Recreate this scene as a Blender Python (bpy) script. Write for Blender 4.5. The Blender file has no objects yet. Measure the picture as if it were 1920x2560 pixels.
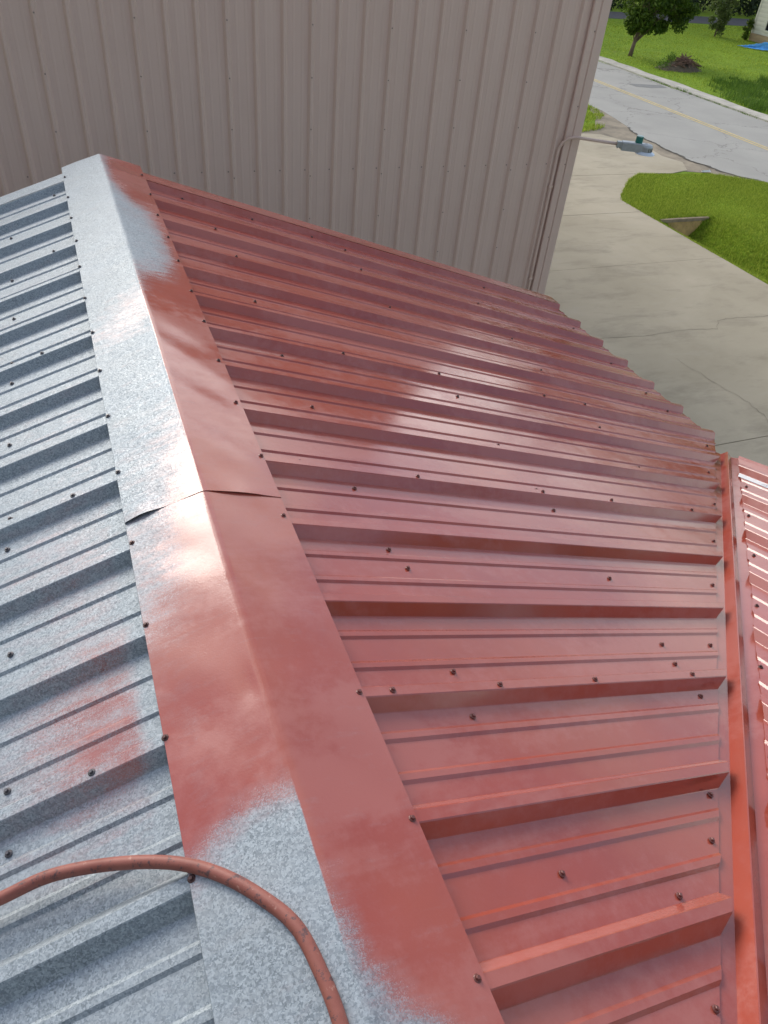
import bpy, bmesh, math, random
import numpy as np
from mathutils import Matrix, Vector

random.seed(7)
RNG = np.random.default_rng(11)
scene = bpy.context.scene
col = scene.collection

# ------------------------------------------------------------------ camera
CAM = (-0.205, -0.977, 1.344)
R = ((0.93063808, -0.35674162, 0.0815364),
     (-0.17322026, -0.6257183, -0.76057304),
     (0.32234687, 0.69369448, -0.64411215))
cd = bpy.data.cameras.new('camera')
cd.sensor_fit = 'VERTICAL'
cd.sensor_height = 36.0
cd.sensor_width = 27.0
cd.lens = 1850.62 / 2560 * 36.0
cd.clip_start = 0.05
cd.clip_end = 900
cam = bpy.data.objects.new('camera', cd)
col.objects.link(cam)
m = Matrix.Identity(4)
for i in range(3):
    m[i][0] = R[0][i]
    m[i][1] = -R[1][i]
    m[i][2] = -R[2][i]
    m[i][3] = CAM[i]
cam.matrix_world = m
scene.camera = cam

# ------------------------------------------------------------------ world: broken cloud over a summer sky
SUN_EL = math.radians(27)
SUN_AZ = math.radians(-13)        # from +Y towards +X
world = bpy.data.worlds.new('World')
scene.world = world
world.use_nodes = True
wn = world.node_tree
wn.nodes.clear()


def wnode(t, **kw):
    n = wn.nodes.new(t)
    for k, v in kw.items():
        setattr(n, k, v)
    return n


wout = wnode('ShaderNodeOutputWorld')
bg = wnode('ShaderNodeBackground')
bg.inputs['Strength'].default_value = 0.13
sky = wnode('ShaderNodeTexSky', sky_type='NISHITA', sun_disc=False)
sky.sun_elevation = SUN_EL
sky.sun_rotation = SUN_AZ
sky.air_density = 1.0
sky.dust_density = 1.5
sky.ozone_density = 1.0
tc = wnode('ShaderNodeTexCoord')
sx = wnode('ShaderNodeSeparateXYZ')
zc = wnode('ShaderNodeMath', operation='MAXIMUM')
zc.inputs[1].default_value = 0.0
za = wnode('ShaderNodeMath', operation='ADD')
za.inputs[1].default_value = 0.16
ux = wnode('ShaderNodeMath', operation='DIVIDE')
uy = wnode('ShaderNodeMath', operation='DIVIDE')
mp = wnode('ShaderNodeCombineXYZ')          # cloud layer seen in perspective
mp.inputs[2].default_value = 3.3
nz = wnode('ShaderNodeTexNoise')
nz.inputs['Scale'].default_value = 1.15
nz.inputs['Detail'].default_value = 9
nz.inputs['Roughness'].default_value = 0.56
nz.inputs['Distortion'].default_value = 0.25
ramp = wnode('ShaderNodeValToRGB')
ramp.color_ramp.elements[0].position = 0.415
ramp.color_ramp.elements[1].position = 0.63
nz2 = wnode('ShaderNodeTexNoise')
nz2.inputs['Scale'].default_value = 2.6
nz2.inputs['Detail'].default_value = 7
ramp2 = wnode('ShaderNodeMapRange')
ramp2.inputs['From Min'].default_value = 0.3
ramp2.inputs['From Max'].default_value = 0.7
ramp2.inputs['To Min'].default_value = 0.6
ramp2.inputs['To Max'].default_value = 1.1
veil = wnode('ShaderNodeMix', data_type='RGBA', blend_type='DARKEN')   # thin veil in front of the sun
veil.inputs['Factor'].default_value = 1.0
veil.inputs[7].default_value = (11.0, 10.7, 10.2, 1)
bw = wnode('ShaderNodeRGBToBW')
lum = wnode('ShaderNodeMath', operation='MULTIPLY_ADD')
lum.inputs[1].default_value = 2.3
lum.inputs[2].default_value = 0.2
lummin = wnode('ShaderNodeMath', operation='MINIMUM')
lummin.inputs[1].default_value = 14.0
cl = wnode('ShaderNodeMath', operation='MULTIPLY')
ccol = wnode('ShaderNodeMix', data_type='RGBA', blend_type='MULTIPLY')
ccol.inputs['Factor'].default_value = 1.0
ccol.inputs[6].default_value = (1.0, 0.985, 0.96, 1)
mixw = wnode('ShaderNodeMix', data_type='RGBA')
L = wn.links.new
L(tc.outputs['Generated'], sx.inputs[0])
L(sx.outputs[2], zc.inputs[0])
L(zc.outputs[0], za.inputs[0])
L(sx.outputs[0], ux.inputs[0])
L(za.outputs[0], ux.inputs[1])
L(sx.outputs[1], uy.inputs[0])
L(za.outputs[0], uy.inputs[1])
L(ux.outputs[0], mp.inputs[0])
L(uy.outputs[0], mp.inputs[1])
L(mp.outputs[0], nz.inputs['Vector'])
L(mp.outputs[0], nz2.inputs['Vector'])
L(nz.outputs['Fac'], ramp.inputs['Fac'])
L(nz2.outputs['Fac'], ramp2.inputs['Value'])
L(sky.outputs['Color'], veil.inputs[6])
L(veil.outputs[2], bw.inputs[0])
L(bw.outputs[0], lum.inputs[0])
L(lum.outputs[0], lummin.inputs[0])
L(lummin.outputs[0], cl.inputs[0])
L(ramp2.outputs[0], cl.inputs[1])
L(cl.outputs[0], ccol.inputs[7])
L(ramp.outputs['Color'], mixw.inputs['Factor'])
L(veil.outputs[2], mixw.inputs[6])
L(ccol.outputs[2], mixw.inputs[7])
L(mixw.outputs[2], bg.inputs['Color'])
L(bg.outputs[0], wout.inputs['Surface'])

sl = bpy.data.lights.new('sun', 'SUN')
sl.energy = 1.35
sl.angle = math.radians(30)
sl.color = (1.0, 0.94, 0.85)
sun = bpy.data.objects.new('sun', sl)
col.objects.link(sun)
sdir = Vector((math.sin(SUN_AZ) * math.cos(SUN_EL), math.cos(SUN_AZ) * math.cos(SUN_EL), math.sin(SUN_EL)))
sun.rotation_euler = sdir.to_track_quat('Z', 'Y').to_euler()
sun.location = (0, 20, 30)

vs = scene.view_settings
vs.view_transform = 'Standard'
vs.look = 'None'
vs.exposure = 0.9
vs.gamma = 1.0
vs.use_curve_mapping = False

# ------------------------------------------------------------------ helpers
GZ = -3.9                        # ground level (ridge of the near roof is z = 0)
A = 0.32313                      # roof pitch
T = math.tan(A)
SA, CA = math.sin(A), math.cos(A)
P = 0.3048                       # rib pitch


def mesh_obj(name, v, f, mat, parent=None, smooth=False, kind=None, inv=None):
    me = bpy.data.meshes.new(name)
    me.from_pydata([tuple(map(float, p)) for p in v], [], [tuple(map(int, q)) for q in f])
    if mat is not None:
        me.materials.append(mat)
    if smooth:
        me.polygons.foreach_set('use_smooth', [True] * len(me.polygons))
    me.update()
    return place(name, me, parent, kind, inv)


def place(name, me, parent=None, kind=None, inv=None):
    o = bpy.data.objects.new(name, me)
    col.objects.link(o)
    if parent is not None:
        o.parent = parent
        if parent.parent is None:
            o.matrix_parent_inverse = Matrix.Translation(parent.location).inverted()
    if kind:
        o['kind'] = kind
    return o


def tri_mesh(name, verts, n_per, mat, parent=None, kind=None):
    """verts: (N, n_per, 3) array of separate little polygons."""
    N = len(verts)
    me = bpy.data.meshes.new(name)
    me.vertices.add(N * n_per)
    me.vertices.foreach_set('co', np.ascontiguousarray(verts, dtype=np.float32).ravel())
    me.loops.add(N * n_per)
    me.loops.foreach_set('vertex_index', np.arange(N * n_per, dtype=np.int32))
    me.polygons.add(N)
    me.polygons.foreach_set('loop_start', np.arange(0, N * n_per, n_per, dtype=np.int32))
    me.update(calc_edges=True)
    me.materials.append(mat)
    return place(name, me, parent, kind)


def thing(name, label, cat, loc, group=None):
    o = bpy.data.objects.new(name, None)
    o.empty_display_size = 0.2
    o.location = loc
    col.objects.link(o)
    o['label'] = label
    o['category'] = cat
    if group:
        o['group'] = group
    return o


def tag(o, label, cat, group=None):
    o['label'] = label
    o['category'] = cat
    if group:
        o['group'] = group
    return o


class MB:
    """collects simple solids"""

    def __init__(self):
        self.v = []
        self.f = []

    def add(self, v, f):
        b = len(self.v)
        self.v += [tuple(p) for p in v]
        self.f += [tuple(i + b for i in q) for q in f]
        return self

    def box(self, lo, hi):
        x0, y0, z0 = lo
        x1, y1, z1 = hi
        return self.add([(x0, y0, z0), (x1, y0, z0), (x1, y1, z0), (x0, y1, z0), (x0, y0, z1), (x1, y0, z1), (x1, y1, z1), (x0, y1, z1)],
                        [(3, 2, 1, 0), (4, 5, 6, 7), (0, 1, 5, 4), (1, 2, 6, 5), (2, 3, 7, 6), (3, 0, 4, 7)])

    def tube(self, pts, rad, n=10, caps=True):
        pts = [Vector(p) for p in pts]
        rads = rad if hasattr(rad, '__len__') else [rad] * len(pts)
        base = len(self.v)
        up = None
        for i, p in enumerate(pts):
            d = (pts[min(i + 1, len(pts) - 1)] - pts[max(i - 1, 0)]).normalized()
            if up is None:
                up = d.orthogonal().normalized()
            up = (up - d * up.dot(d)).normalized()
            s = d.cross(up)
            for k in range(n):
                a = 2 * math.pi * k / n
                self.v.append(tuple(p + (up * math.cos(a) + s * math.sin(a)) * rads[i]))
        for i in range(len(pts) - 1):
            for k in range(n):
                a, b = base + i * n + k, base + i * n + (k + 1) % n
                self.f.append((a, b, b + n, a + n))
        if caps:
            self.f.append(tuple(base + k for k in reversed(range(n))))
            self.f.append(tuple(base + (len(pts) - 1) * n + k for k in range(n)))
        return self

    def lathe(self, c, prof, n=16):
        """prof: list of (r, z) from bottom to top about a vertical axis at c"""
        base = len(self.v)
        for r, z in prof:
            for k in range(n):
                a = 2 * math.pi * k / n
                self.v.append((c[0] + r * math.cos(a), c[1] + r * math.sin(a), c[2] + z))
        for i in range(len(prof) - 1):
            for k in range(n):
                a, b = base + i * n + k, base + i * n + (k + 1) % n
                self.f.append((a, b, b + n, a + n))
        self.f.append(tuple(base + k for k in reversed(range(n))))
        self.f.append(tuple(base + (len(prof) - 1) * n + k for k in range(n)))
        return self

    def prism(self, poly, z0, z1):
        n = len(poly)
        b = len(self.v)
        self.v += [(x, y, z0) for x, y in poly] + [(x, y, z1) for x, y in poly]
        self.f.append(tuple(b + i for i in reversed(range(n))))
        self.f.append(tuple(b + n + i for i in range(n)))
        for i in range(n):
            j = (i + 1) % n
            self.f.append((b + i, b + j, b + n + j, b + n + i))
        return self

    def build(self, name, mat, parent=None, smooth=False, kind=None):
        return mesh_obj(name, self.v, self.f, mat, parent, smooth, kind)


# ------------------------------------------------------------------ materials
def newmat(name):
    mt = bpy.data.materials.new(name)
    mt.use_nodes = True
    nt = mt.node_tree
    bs = nt.nodes['Principled BSDF']
    return mt, nt, bs


def N(nt, t, **kw):
    n = nt.nodes.new(t)
    for k, v in kw.items():
        setattr(n, k, v)
    return n


def noise(nt, scale, detail=4, rough=0.5, vec=None, dist=0.0):
    n = N(nt, 'ShaderNodeTexNoise')
    n.inputs['Scale'].default_value = scale
    n.inputs['Detail'].default_value = detail
    n.inputs['Roughness'].default_value = rough
    n.inputs['Distortion'].default_value = dist
    if vec is not None:
        nt.links.new(vec, n.inputs['Vector'])
    return n


def coords(nt, scale=(1, 1, 1), rot=(0, 0, 0)):
    tcn = N(nt, 'ShaderNodeTexCoord')
    mpn = N(nt, 'ShaderNodeMapping')
    mpn.inputs['Scale'].default_value = scale
    mpn.inputs['Rotation'].default_value = rot
    nt.links.new(tcn.outputs['Object'], mpn.inputs['Vector'])
    return mpn.outputs[0]


def mrange(nt, val, a, b, c, d, smooth=False):
    n = N(nt, 'ShaderNodeMapRange')
    if smooth:
        n.interpolation_type = 'SMOOTHSTEP'
    nt.links.new(val, n.inputs['Value'])
    for k, x in zip(('From Min', 'From Max', 'To Min', 'To Max'), (a, b, c, d)):
        n.inputs[k].default_value = x
    return n.outputs[0]


def mixc(nt, fac, a, b, blend='MIX'):
    n = N(nt, 'ShaderNodeMix', data_type='RGBA', blend_type=blend)
    for s, x in ((n.inputs['Factor'], fac), (n.inputs[6], a), (n.inputs[7], b)):
        if isinstance(x, (int, float)):
            s.default_value = x
        elif isinstance(x, tuple):
            s.default_value = (*x, 1) if len(x) == 3 else x
        else:
            nt.links.new(x, s)
    return n.outputs[2]


def math2(nt, op, a, b):
    n = N(nt, 'ShaderNodeMath', operation=op)
    for s, x in ((n.inputs[0], a), (n.inputs[1], b)):
        if isinstance(x, (int, float)):
            s.default_value = x
        else:
            nt.links.new(x, s)
    return n.outputs[0]


def bump(nt, h, strength, dist=0.01, prev=None):
    n = N(nt, 'ShaderNodeBump')
    n.inputs['Strength'].default_value = strength
    n.inputs['Distance'].default_value = dist
    nt.links.new(h, n.inputs['Height'])
    if prev is not None:
        nt.links.new(prev, n.inputs['Normal'])
    return n.outputs[0]


RED_A = (0.41, 0.085, 0.054)
RED_B = (0.36, 0.072, 0.049)


def red_nodes(nt, v):
    """colour and gloss of the sprayed coat: wet passes, and drier dusty ones whose pink also stands in for sky reflection"""
    vst = N(nt, 'ShaderNodeMapping')
    vst.inputs['Scale'].default_value = (0.55, 1.6, 0.55)
    nt.links.new(v, vst.inputs['Vector'])
    big = noise(nt, 3.0, 5, 0.6, v)
    mid = noise(nt, 24.0, 5, 0.65, v)
    pas = noise(nt, 1.7, 5, 0.62, vst.outputs[0], 0.5)
    dry = mrange(nt, math2(nt, 'ADD', pas.outputs['Fac'], mrange(nt, mid.outputs['Fac'], 0.3, 0.7, -0.05, 0.05)), 0.44, 0.60, 0, 1, True)
    c = mixc(nt, mrange(nt, big.outputs['Fac'], 0.35, 0.65, 0, 1), RED_A, RED_B)
    c = mixc(nt, math2(nt, 'MULTIPLY', dry, 0.6), c, (0.46, 0.150, 0.122))  # dry overspray pink, also making up for sky reflection in the colour
    c = mixc(nt, mrange(nt, mid.outputs['Fac'], 0.45, 0.8, 0, 0.25), c, (0.45, 0.13, 0.105))
    r = math2(nt, 'ADD', mrange(nt, dry, 0, 1, 0.09, 0.23), mrange(nt, mid.outputs['Fac'], 0.3, 0.7, -0.02, 0.04))
    return c, r


def paint_normal(nt, v):
    peel = noise(nt, 230.0, 2, 0.5, v)
    wav = noise(nt, 5.0, 2, 0.5, v)
    b1 = bump(nt, wav.outputs['Fac'], 0.35, 0.007)
    return bump(nt, peel.outputs['Fac'], 0.16, 0.0012, b1)


def make_red():
    mt, nt, bs = newmat('red_oxide_paint')
    v = coords(nt)
    c, r = red_nodes(nt, v)
    nt.links.new(c, bs.inputs['Base Color'])
    nt.links.new(r, bs.inputs['Roughness'])
    bs.inputs['IOR'].default_value = 1.53
    bs.inputs['Coat Weight'].default_value = 0.4
    bs.inputs['Coat Roughness'].default_value = 0.10
    nt.links.new(paint_normal(nt, v), bs.inputs['Normal'])
    return mt


def make_coated():
    """galvanised sheet with red paint where the 'paint' attribute says the gun has been"""
    mt, nt, bs = newmat('galvanized_sprayed')
    v = coords(nt)
    at = N(nt, 'ShaderNodeAttribute', attribute_name='paint')
    fine = noise(nt, 420.0, 3, 0.7, v)
    cloud = noise(nt, 26.0, 6, 0.65, v)
    vst = N(nt, 'ShaderNodeMapping')
    vst.inputs['Scale'].default_value = (7.0, 46.0, 7.0)
    vst.inputs['Rotation'].default_value = (0, 0, 0.18)
    nt.links.new(v, vst.inputs['Vector'])
    fan = noise(nt, 1.0, 5, 0.6, vst.outputs[0], 0.3)
    m0 = math2(nt, 'ADD', at.outputs['Fac'], mrange(nt, cloud.outputs['Fac'], 0.25, 0.75, -0.12, 0.12))
    m0 = math2(nt, 'ADD', m0, mrange(nt, fan.outputs['Fac'], 0.25, 0.75, -0.15, 0.15))
    soft = mrange(nt, m0, 0.12, 0.95, 0, 1)
    sp = math2(nt, 'ADD', m0, mrange(nt, fine.outputs['Fac'], 0.3, 0.7, -0.28, 0.28))
    speck = mrange(nt, sp, 0.38, 0.66, 0, 1)
    fac = math2(nt, 'ADD', math2(nt, 'MULTIPLY', soft, 0.5), math2(nt, 'MULTIPLY', speck, 0.5))
    # spangle
    vo = N(nt, 'ShaderNodeTexVoronoi')
    vo.inputs['Scale'].default_value = 300.0
    vw = noise(nt, 160, 3, 0.6, v)
    vadd = N(nt, 'ShaderNodeVectorMath', operation='MULTIPLY_ADD')
    nt.links.new(vw.outputs['Color'], vadd.inputs[0])
    vadd.inputs[1].default_value = (0.012, 0.012, 0.012)
    nt.links.new(v, vadd.inputs[2])
    nt.links.new(vadd.outputs[0], vo.inputs['Vector'])
    spa = N(nt, 'ShaderNodeSeparateColor')
    nt.links.new(vo.outputs['Color'], spa.inputs[0])
    big = noise(nt, 4.0, 4, 0.6, v)
    g = mixc(nt, spa.outputs[0], (0.175, 0.205, 0.228), (0.44, 0.485, 0.52))
    stv = coords(nt, (2.0, 14.0, 2.0))
    stn = noise(nt, 1.0, 6, 0.65, stv)
    g = mixc(nt, mrange(nt, stn.outputs['Fac'], 0.5, 0.72, 0, 0.4), g, (0.36, 0.37, 0.38))
    g = mixc(nt, mrange(nt, big.outputs['Fac'], 0.35, 0.7, 0, 0.35), g, (0.32, 0.37, 0.42))
    gr = mrange(nt, spa.outputs[1], 0, 1, 0.45, 0.68)
    rc, rr = red_nodes(nt, v)
    nt.links.new(mixc(nt, fac, g, rc), bs.inputs['Base Color'])
    rmix = N(nt, 'ShaderNodeMix', data_type='FLOAT')
    nt.links.new(fac, rmix.inputs[0])
    nt.links.new(gr, rmix.inputs[2])
    nt.links.new(rr, rmix.inputs[3])
    nt.links.new(rmix.outputs[0], bs.inputs['Roughness'])
    nt.links.new(mrange(nt, fac, 0.0, 0.8, 0.3, 0.0), bs.inputs['Metallic'])
    bs.inputs['IOR'].default_value = 1.53
    nt.links.new(math2(nt, 'MULTIPLY', fac, 0.4), bs.inputs['Coat Weight'])
    bs.inputs['Coat Roughness'].default_value = 0.10
    nt.links.new(paint_normal(nt, v), bs.inputs['Normal'])
    return mt


def simple(name, c, rough=0.6, metal=0.0, var=0.15, scale=8.0, bmp=0.0, bscale=60.0, stretch=(1, 1, 1), spec=0.5):
    mt, nt, bs = newmat(name)
    v = coords(nt, stretch)
    n1 = noise(nt, scale, 6, 0.6, v)
    lo = tuple(x * (1 - var) for x in c)
    hi = tuple(min(1, x * (1 + var)) for x in c)
    nt.links.new(mixc(nt, mrange(nt, n1.outputs['Fac'], 0.3, 0.7, 0, 1), lo, hi), bs.inputs['Base Color'])
    nt.links.new(mrange(nt, n1.outputs['Fac'], 0.3, 0.7, rough * 0.9, min(1, rough * 1.1)), bs.inputs['Roughness'])
    bs.inputs['Metallic'].default_value = metal
    bs.inputs['Specular IOR Level'].default_value = spec
    if bmp:
        n2 = noise(nt, bscale, 4, 0.6, v)
        nt.links.new(bump(nt, n2.outputs['Fac'], bmp, 0.01), bs.inputs['Normal'])
    return mt


def make_concrete():
    mt, nt, bs = newmat('broom_concrete')
    v = coords(nt)
    vs_ = coords(nt, (0.35, 1.0, 1), (0, 0, 0.5))
    a = noise(nt, 0.55, 8, 0.62, v, 0.4)
    b = noise(nt, 2.2, 9, 0.7, vs_, 0.2)
    g = noise(nt, 140, 3, 0.6, v)
    c = mixc(nt, mrange(nt, a.outputs['Fac'], 0.35, 0.68, 0, 1), (0.38, 0.325, 0.228), (0.475, 0.412, 0.302))
    c = mixc(nt, mrange(nt, b.outputs['Fac'], 0.5, 0.72, 0, 0.6), c, (0.20, 0.17, 0.12))
    c = mixc(nt, mrange(nt, b.outputs['Fac'], 0.2, 0.42, 0.5, 0), c, (0.47, 0.43, 0.35))
    c = mixc(nt, mrange(nt, g.outputs['Fac'], 0.3, 0.7, 0, 0.25), c, (0.33, 0.30, 0.24))
    nt.links.new(c, bs.inputs['Base Color'])
    bs.inputs['Roughness'].default_value = 0.85
    nt.links.new(bump(nt, g.outputs['Fac'], 0.2, 0.004), bs.inputs['Normal'])
    return mt


def make_asphalt(name, base, warm):
    mt, nt, bs = newmat(name)
    v = coords(nt)
    vl = coords(nt, (1, 0.12, 1))
    a = noise(nt, 0.5, 7, 0.6, v)
    b = noise(nt, 0.9, 5, 0.55, vl)
    g = noise(nt, 60, 4, 0.7, v)
    c = mixc(nt, mrange(nt, a.outputs['Fac'], 0.3, 0.7, 0, 1), tuple(x * 0.86 for x in base), tuple(x * 1.1 for x in base))
    c = mixc(nt, mrange(nt, b.outputs['Fac'], 0.42, 0.7, 0, 0.4), c, warm)
    c = mixc(nt, mrange(nt, g.outputs['Fac'], 0.3, 0.7, 0, 0.45), c, tuple(x * 0.62 for x in base))
    vo = N(nt, 'ShaderNodeTexVoronoi', feature='DISTANCE_TO_EDGE')
    vo.inputs['Scale'].default_value = 0.33
    vd = noise(nt, 1.6, 6, 0.6, v)
    ad = N(nt, 'ShaderNodeVectorMath', operation='MULTIPLY_ADD')
    nt.links.new(vd.outputs['Color'], ad.inputs[0])
    ad.inputs[1].default_value = (1.6, 1.6, 0)
    nt.links.new(v, ad.inputs[2])
    nt.links.new(ad.outputs[0], vo.inputs['Vector'])
    c = mixc(nt, mrange(nt, vo.outputs['Distance'], 0.0, 0.012, 0.6, 0), c, tuple(x * 0.35 for x in base))
    nt.links.new(c, bs.inputs['Base Color'])
    bs.inputs['Roughness'].default_value = 0.85
    nt.links.new(bump(nt, g.outputs['Fac'], 0.3, 0.008), bs.inputs['Normal'])
    return mt


def make_grass(name, c1, c2, c3):
    mt, nt, bs = newmat(name)
    v = coords(nt)
    a = noise(nt, 0.35, 6, 0.65, v)
    b = noise(nt, 5.0, 6, 0.7, v)
    c = mixc(nt, mrange(nt, a.outputs['Fac'], 0.35, 0.65, 0, 1), c1, c2)
    c = mixc(nt, mrange(nt, b.outputs['Fac'], 0.42, 0.72, 0, 0.7), c, c3)
    d = noise(nt, 1.3, 6, 0.7, v)
    c = mixc(nt, mrange(nt, d.outputs['Fac'], 0.56, 0.75, 0, 0.5), c, (0.25, 0.24, 0.06))
    nt.links.new(c, bs.inputs['Base Color'])
    bs.inputs['Roughness'].default_value = 0.9
    bs.inputs['Specular IOR Level'].default_value = 0.15
    nt.links.new(bump(nt, b.outputs['Fac'], 0.6, 0.05), bs.inputs['Normal'])
    return mt


def make_leaf(name, c1, c2, trans=0.35):
    mt, nt, bs = newmat(name)
    gi = N(nt, 'ShaderNodeNewGeometry')
    c = mixc(nt, gi.outputs['Random Per Island'], c1, c2)
    nt.links.new(c, bs.inputs['Base Color'])
    bs.inputs['Roughness'].default_value = 0.6
    bs.inputs['Specular IOR Level'].default_value = 0.25
    tr = N(nt, 'ShaderNodeBsdfTranslucent')
    nt.links.new(c, tr.inputs['Color'])
    mx = N(nt, 'ShaderNodeMixShader')
    mx.inputs[0].default_value = trans
    nt.links.new(bs.outputs[0], mx.inputs[1])
    nt.links.new(tr.outputs[0], mx.inputs[2])
    nt.links.new(mx.outputs[0], nt.nodes['Material Output'].inputs['Surface'])
    return mt


def make_tan():
    mt, nt, bs = newmat('tan_wall_paint')
    v = coords(nt)
    vst = coords(nt, (1, 1, 0.05))
    a = noise(nt, 0.8, 5, 0.6, v)
    s = noise(nt, 9.0, 5, 0.6, vst)
    c = mixc(nt, mrange(nt, a.outputs['Fac'], 0.3, 0.7, 0, 1), (0.62, 0.462, 0.400), (0.66, 0.502, 0.437))
    c = mixc(nt, mrange(nt, s.outputs['Fac'], 0.45, 0.75, 0, 0.25), c, (0.52, 0.385, 0.332))
    nt.links.new(c, bs.inputs['Base Color'])
    nt.links.new(mrange(nt, s.outputs['Fac'], 0.3, 0.7, 0.42, 0.6), bs.inputs['Roughness'])
    return mt


M = dict(
    red=make_red(), coated=make_coated(), tan=make_tan(),
    screw_dark=simple('brown_screw_head', (0.10, 0.045, 0.04), 0.4, 0.3, 0.2, 200),
    screw_red=simple('red_painted_screw', (0.17, 0.055, 0.045), 0.32, 0.1, 0.25, 200),
    screw_grey=simple('grey_screw_head', (0.13, 0.12, 0.125), 0.4, 0.6, 0.2, 200),
    tan_screw=simple('tan_screw_head', (0.27, 0.21, 0.185), 0.5, 0.0, 0.2, 200),
    label=simple('white_label_film', (0.85, 0.85, 0.84), 0.35, 0, 0.03, 30),
    print=simple('label_print', (0.62, 0.62, 0.63), 0.6, 0, 0.05, 30),
    hose=None, concrete=make_concrete(),
    kerb=simple('kerb_concrete', (0.46, 0.43, 0.37), 0.9, 0, 0.22, 2.2, 0.3, 40),
    joint=simple('joint_filler', (0.10, 0.09, 0.075), 0.95, 0, 0.3, 10),
    road=make_asphalt('worn_asphalt', (0.385, 0.37, 0.335), (0.45, 0.43, 0.385)),
    road2=make_asphalt('far_asphalt', (0.075, 0.077, 0.09), (0.09, 0.09, 0.1)),
    patch=simple('asphalt_patch', (0.21, 0.21, 0.20), 0.9, 0, 0.15, 4, 0.3, 60),
    yellow=simple('worn_yellow_paint', (0.62, 0.48, 0.20), 0.8, 0, 0.22, 6),
    dirt=simple('verge_dirt', (0.25, 0.21, 0.155), 0.95, 0, 0.45, 1.6, 0.6, 14),
    lawn=make_grass('lawn', (0.15, 0.25, 0.014), (0.22, 0.33, 0.018), (0.11, 0.185, 0.012)),
    blade=make_leaf('grass_blade', (0.13, 0.22, 0.015), (0.46, 0.53, 0.08), 0.5),
    longblade=make_leaf('long_grass_blade', (0.06, 0.13, 0.016), (0.15, 0.25, 0.035), 0.45),
    leaf1=make_leaf('dark_leaf', (0.03, 0.07, 0.008), (0.12, 0.19, 0.022), 0.45),
    leaf2=make_leaf('pale_leaf', (0.07, 0.115, 0.03), (0.20, 0.24, 0.08), 0.35),
    blossom=make_leaf('white_blossom', (0.5, 0.5, 0.42), (0.7, 0.7, 0.62), 0.2),
    leaf3=make_leaf('shade_dark_leaf', (0.006, 0.014, 0.004), (0.018, 0.034, 0.008), 0.04),  # darker than real foliage: the wood's deep shade is put into the colour
    yleaf=make_leaf('yellow_leaf', (0.2, 0.22, 0.03), (0.3, 0.3, 0.05), 0.3),
    bark=simple('bark', (0.14, 0.10, 0.075), 0.9, 0, 0.3, 30, 0.6, 60, (1, 1, 0.2)),
    stick=simple('dry_stick', (0.17, 0.10, 0.07), 0.9, 0, 0.4, 20),
    siding=simple('white_siding', (0.62, 0.60, 0.50), 0.6, 0, 0.10, 3, 0, 60, (1, 0.3, 4)),
    skirt=simple('weathered_board', (0.42, 0.30, 0.18), 0.8, 0, 0.2, 6, 0.2, 60, (1, 0.2, 3)),
    glass=simple('dark_window_glass', (0.02, 0.022, 0.025), 0.08, 0, 0.05, 3),
    shingle=simple('roof_shingle', (0.12, 0.11, 0.11), 0.9, 0, 0.2, 10),
    tarp=simple('blue_tarp', (0.10, 0.38, 0.85), 0.3, 0, 0.25, 5),
    culvert=simple('stained_concrete', (0.47, 0.31, 0.12), 0.9, 0, 0.35, 4, 0.4, 30),
    culvert_cap=simple('headwall_concrete', (0.33, 0.25, 0.175), 0.9, 0, 0.3, 8, 0.3, 50),
    black=simple('pipe_dark', (0.015, 0.014, 0.013), 0.9, 0, 0.1, 8),
    fixture=simple('grey_cast_aluminium', (0.40, 0.43, 0.45), 0.45, 0.5, 0.1, 30),
    fin=simple('dark_fin_aluminium', (0.12, 0.125, 0.135), 0.5, 0.5, 0.1, 30),
    lens=simple('pale_lens', (0.62, 0.70, 0.80), 0.2, 0, 0.05, 10),
    cell=simple('teal_photocell', (0.015, 0.17, 0.15), 0.35, 0, 0.1, 20),
    celltop=simple('photocell_cap', (0.35, 0.5, 0.47), 0.4, 0, 0.1, 20),
    crack=simple('crack_line', (0.22, 0.19, 0.14), 0.95, 0, 0.3, 10),
    litter=simple('white_paper', (0.8, 0.8, 0.78), 0.7, 0, 0.05, 5),
)


def make_hose():
    mt, nt, bs = newmat('red_hose_rubber')
    v = coords(nt)
    a = noise(nt, 14, 6, 0.65, v)
    s = noise(nt, 60, 5, 0.75, v)
    c = mixc(nt, mrange(nt, a.outputs['Fac'], 0.3, 0.7, 0, 1), (0.25, 0.072, 0.052), (0.36, 0.12, 0.09))
    c = mixc(nt, mrange(nt, s.outputs['Fac'], 0.56, 0.62, 0, 0.9), c, (0.09, 0.05, 0.055))
    c = mixc(nt, mrange(nt, s.outputs['Fac'], 0.38, 0.32, 0, 0.7), c, (0.50, 0.27, 0.21))
    nt.links.new(c, bs.inputs['Base Color'])
    bs.inputs['Roughness'].default_value = 0.55
    nt.links.new(bump(nt, s.outputs['Fac'], 0.25, 0.002), bs.inputs['Normal'])
    return mt


M['hose'] = make_hose()

# ------------------------------------------------------------------ ground sheet (with the drain swale)
DX, DY = 12.85, 12.55            # swale line and headwall


def ground_z(x, y):
    r = 1.0 / (1.0 + np.exp((y - DY + 0.02) / 0.03))           # only on the camera side of the headwall
    along = np.clip((y - 6.0) / 5.0, 0, 1)
    prof = np.clip(1 - np.abs(x - DX) / 0.95, 0, 1)
    return GZ - 0.004 - 0.42 * r * along * prof * prof * (3 - 2 * prof)


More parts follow.
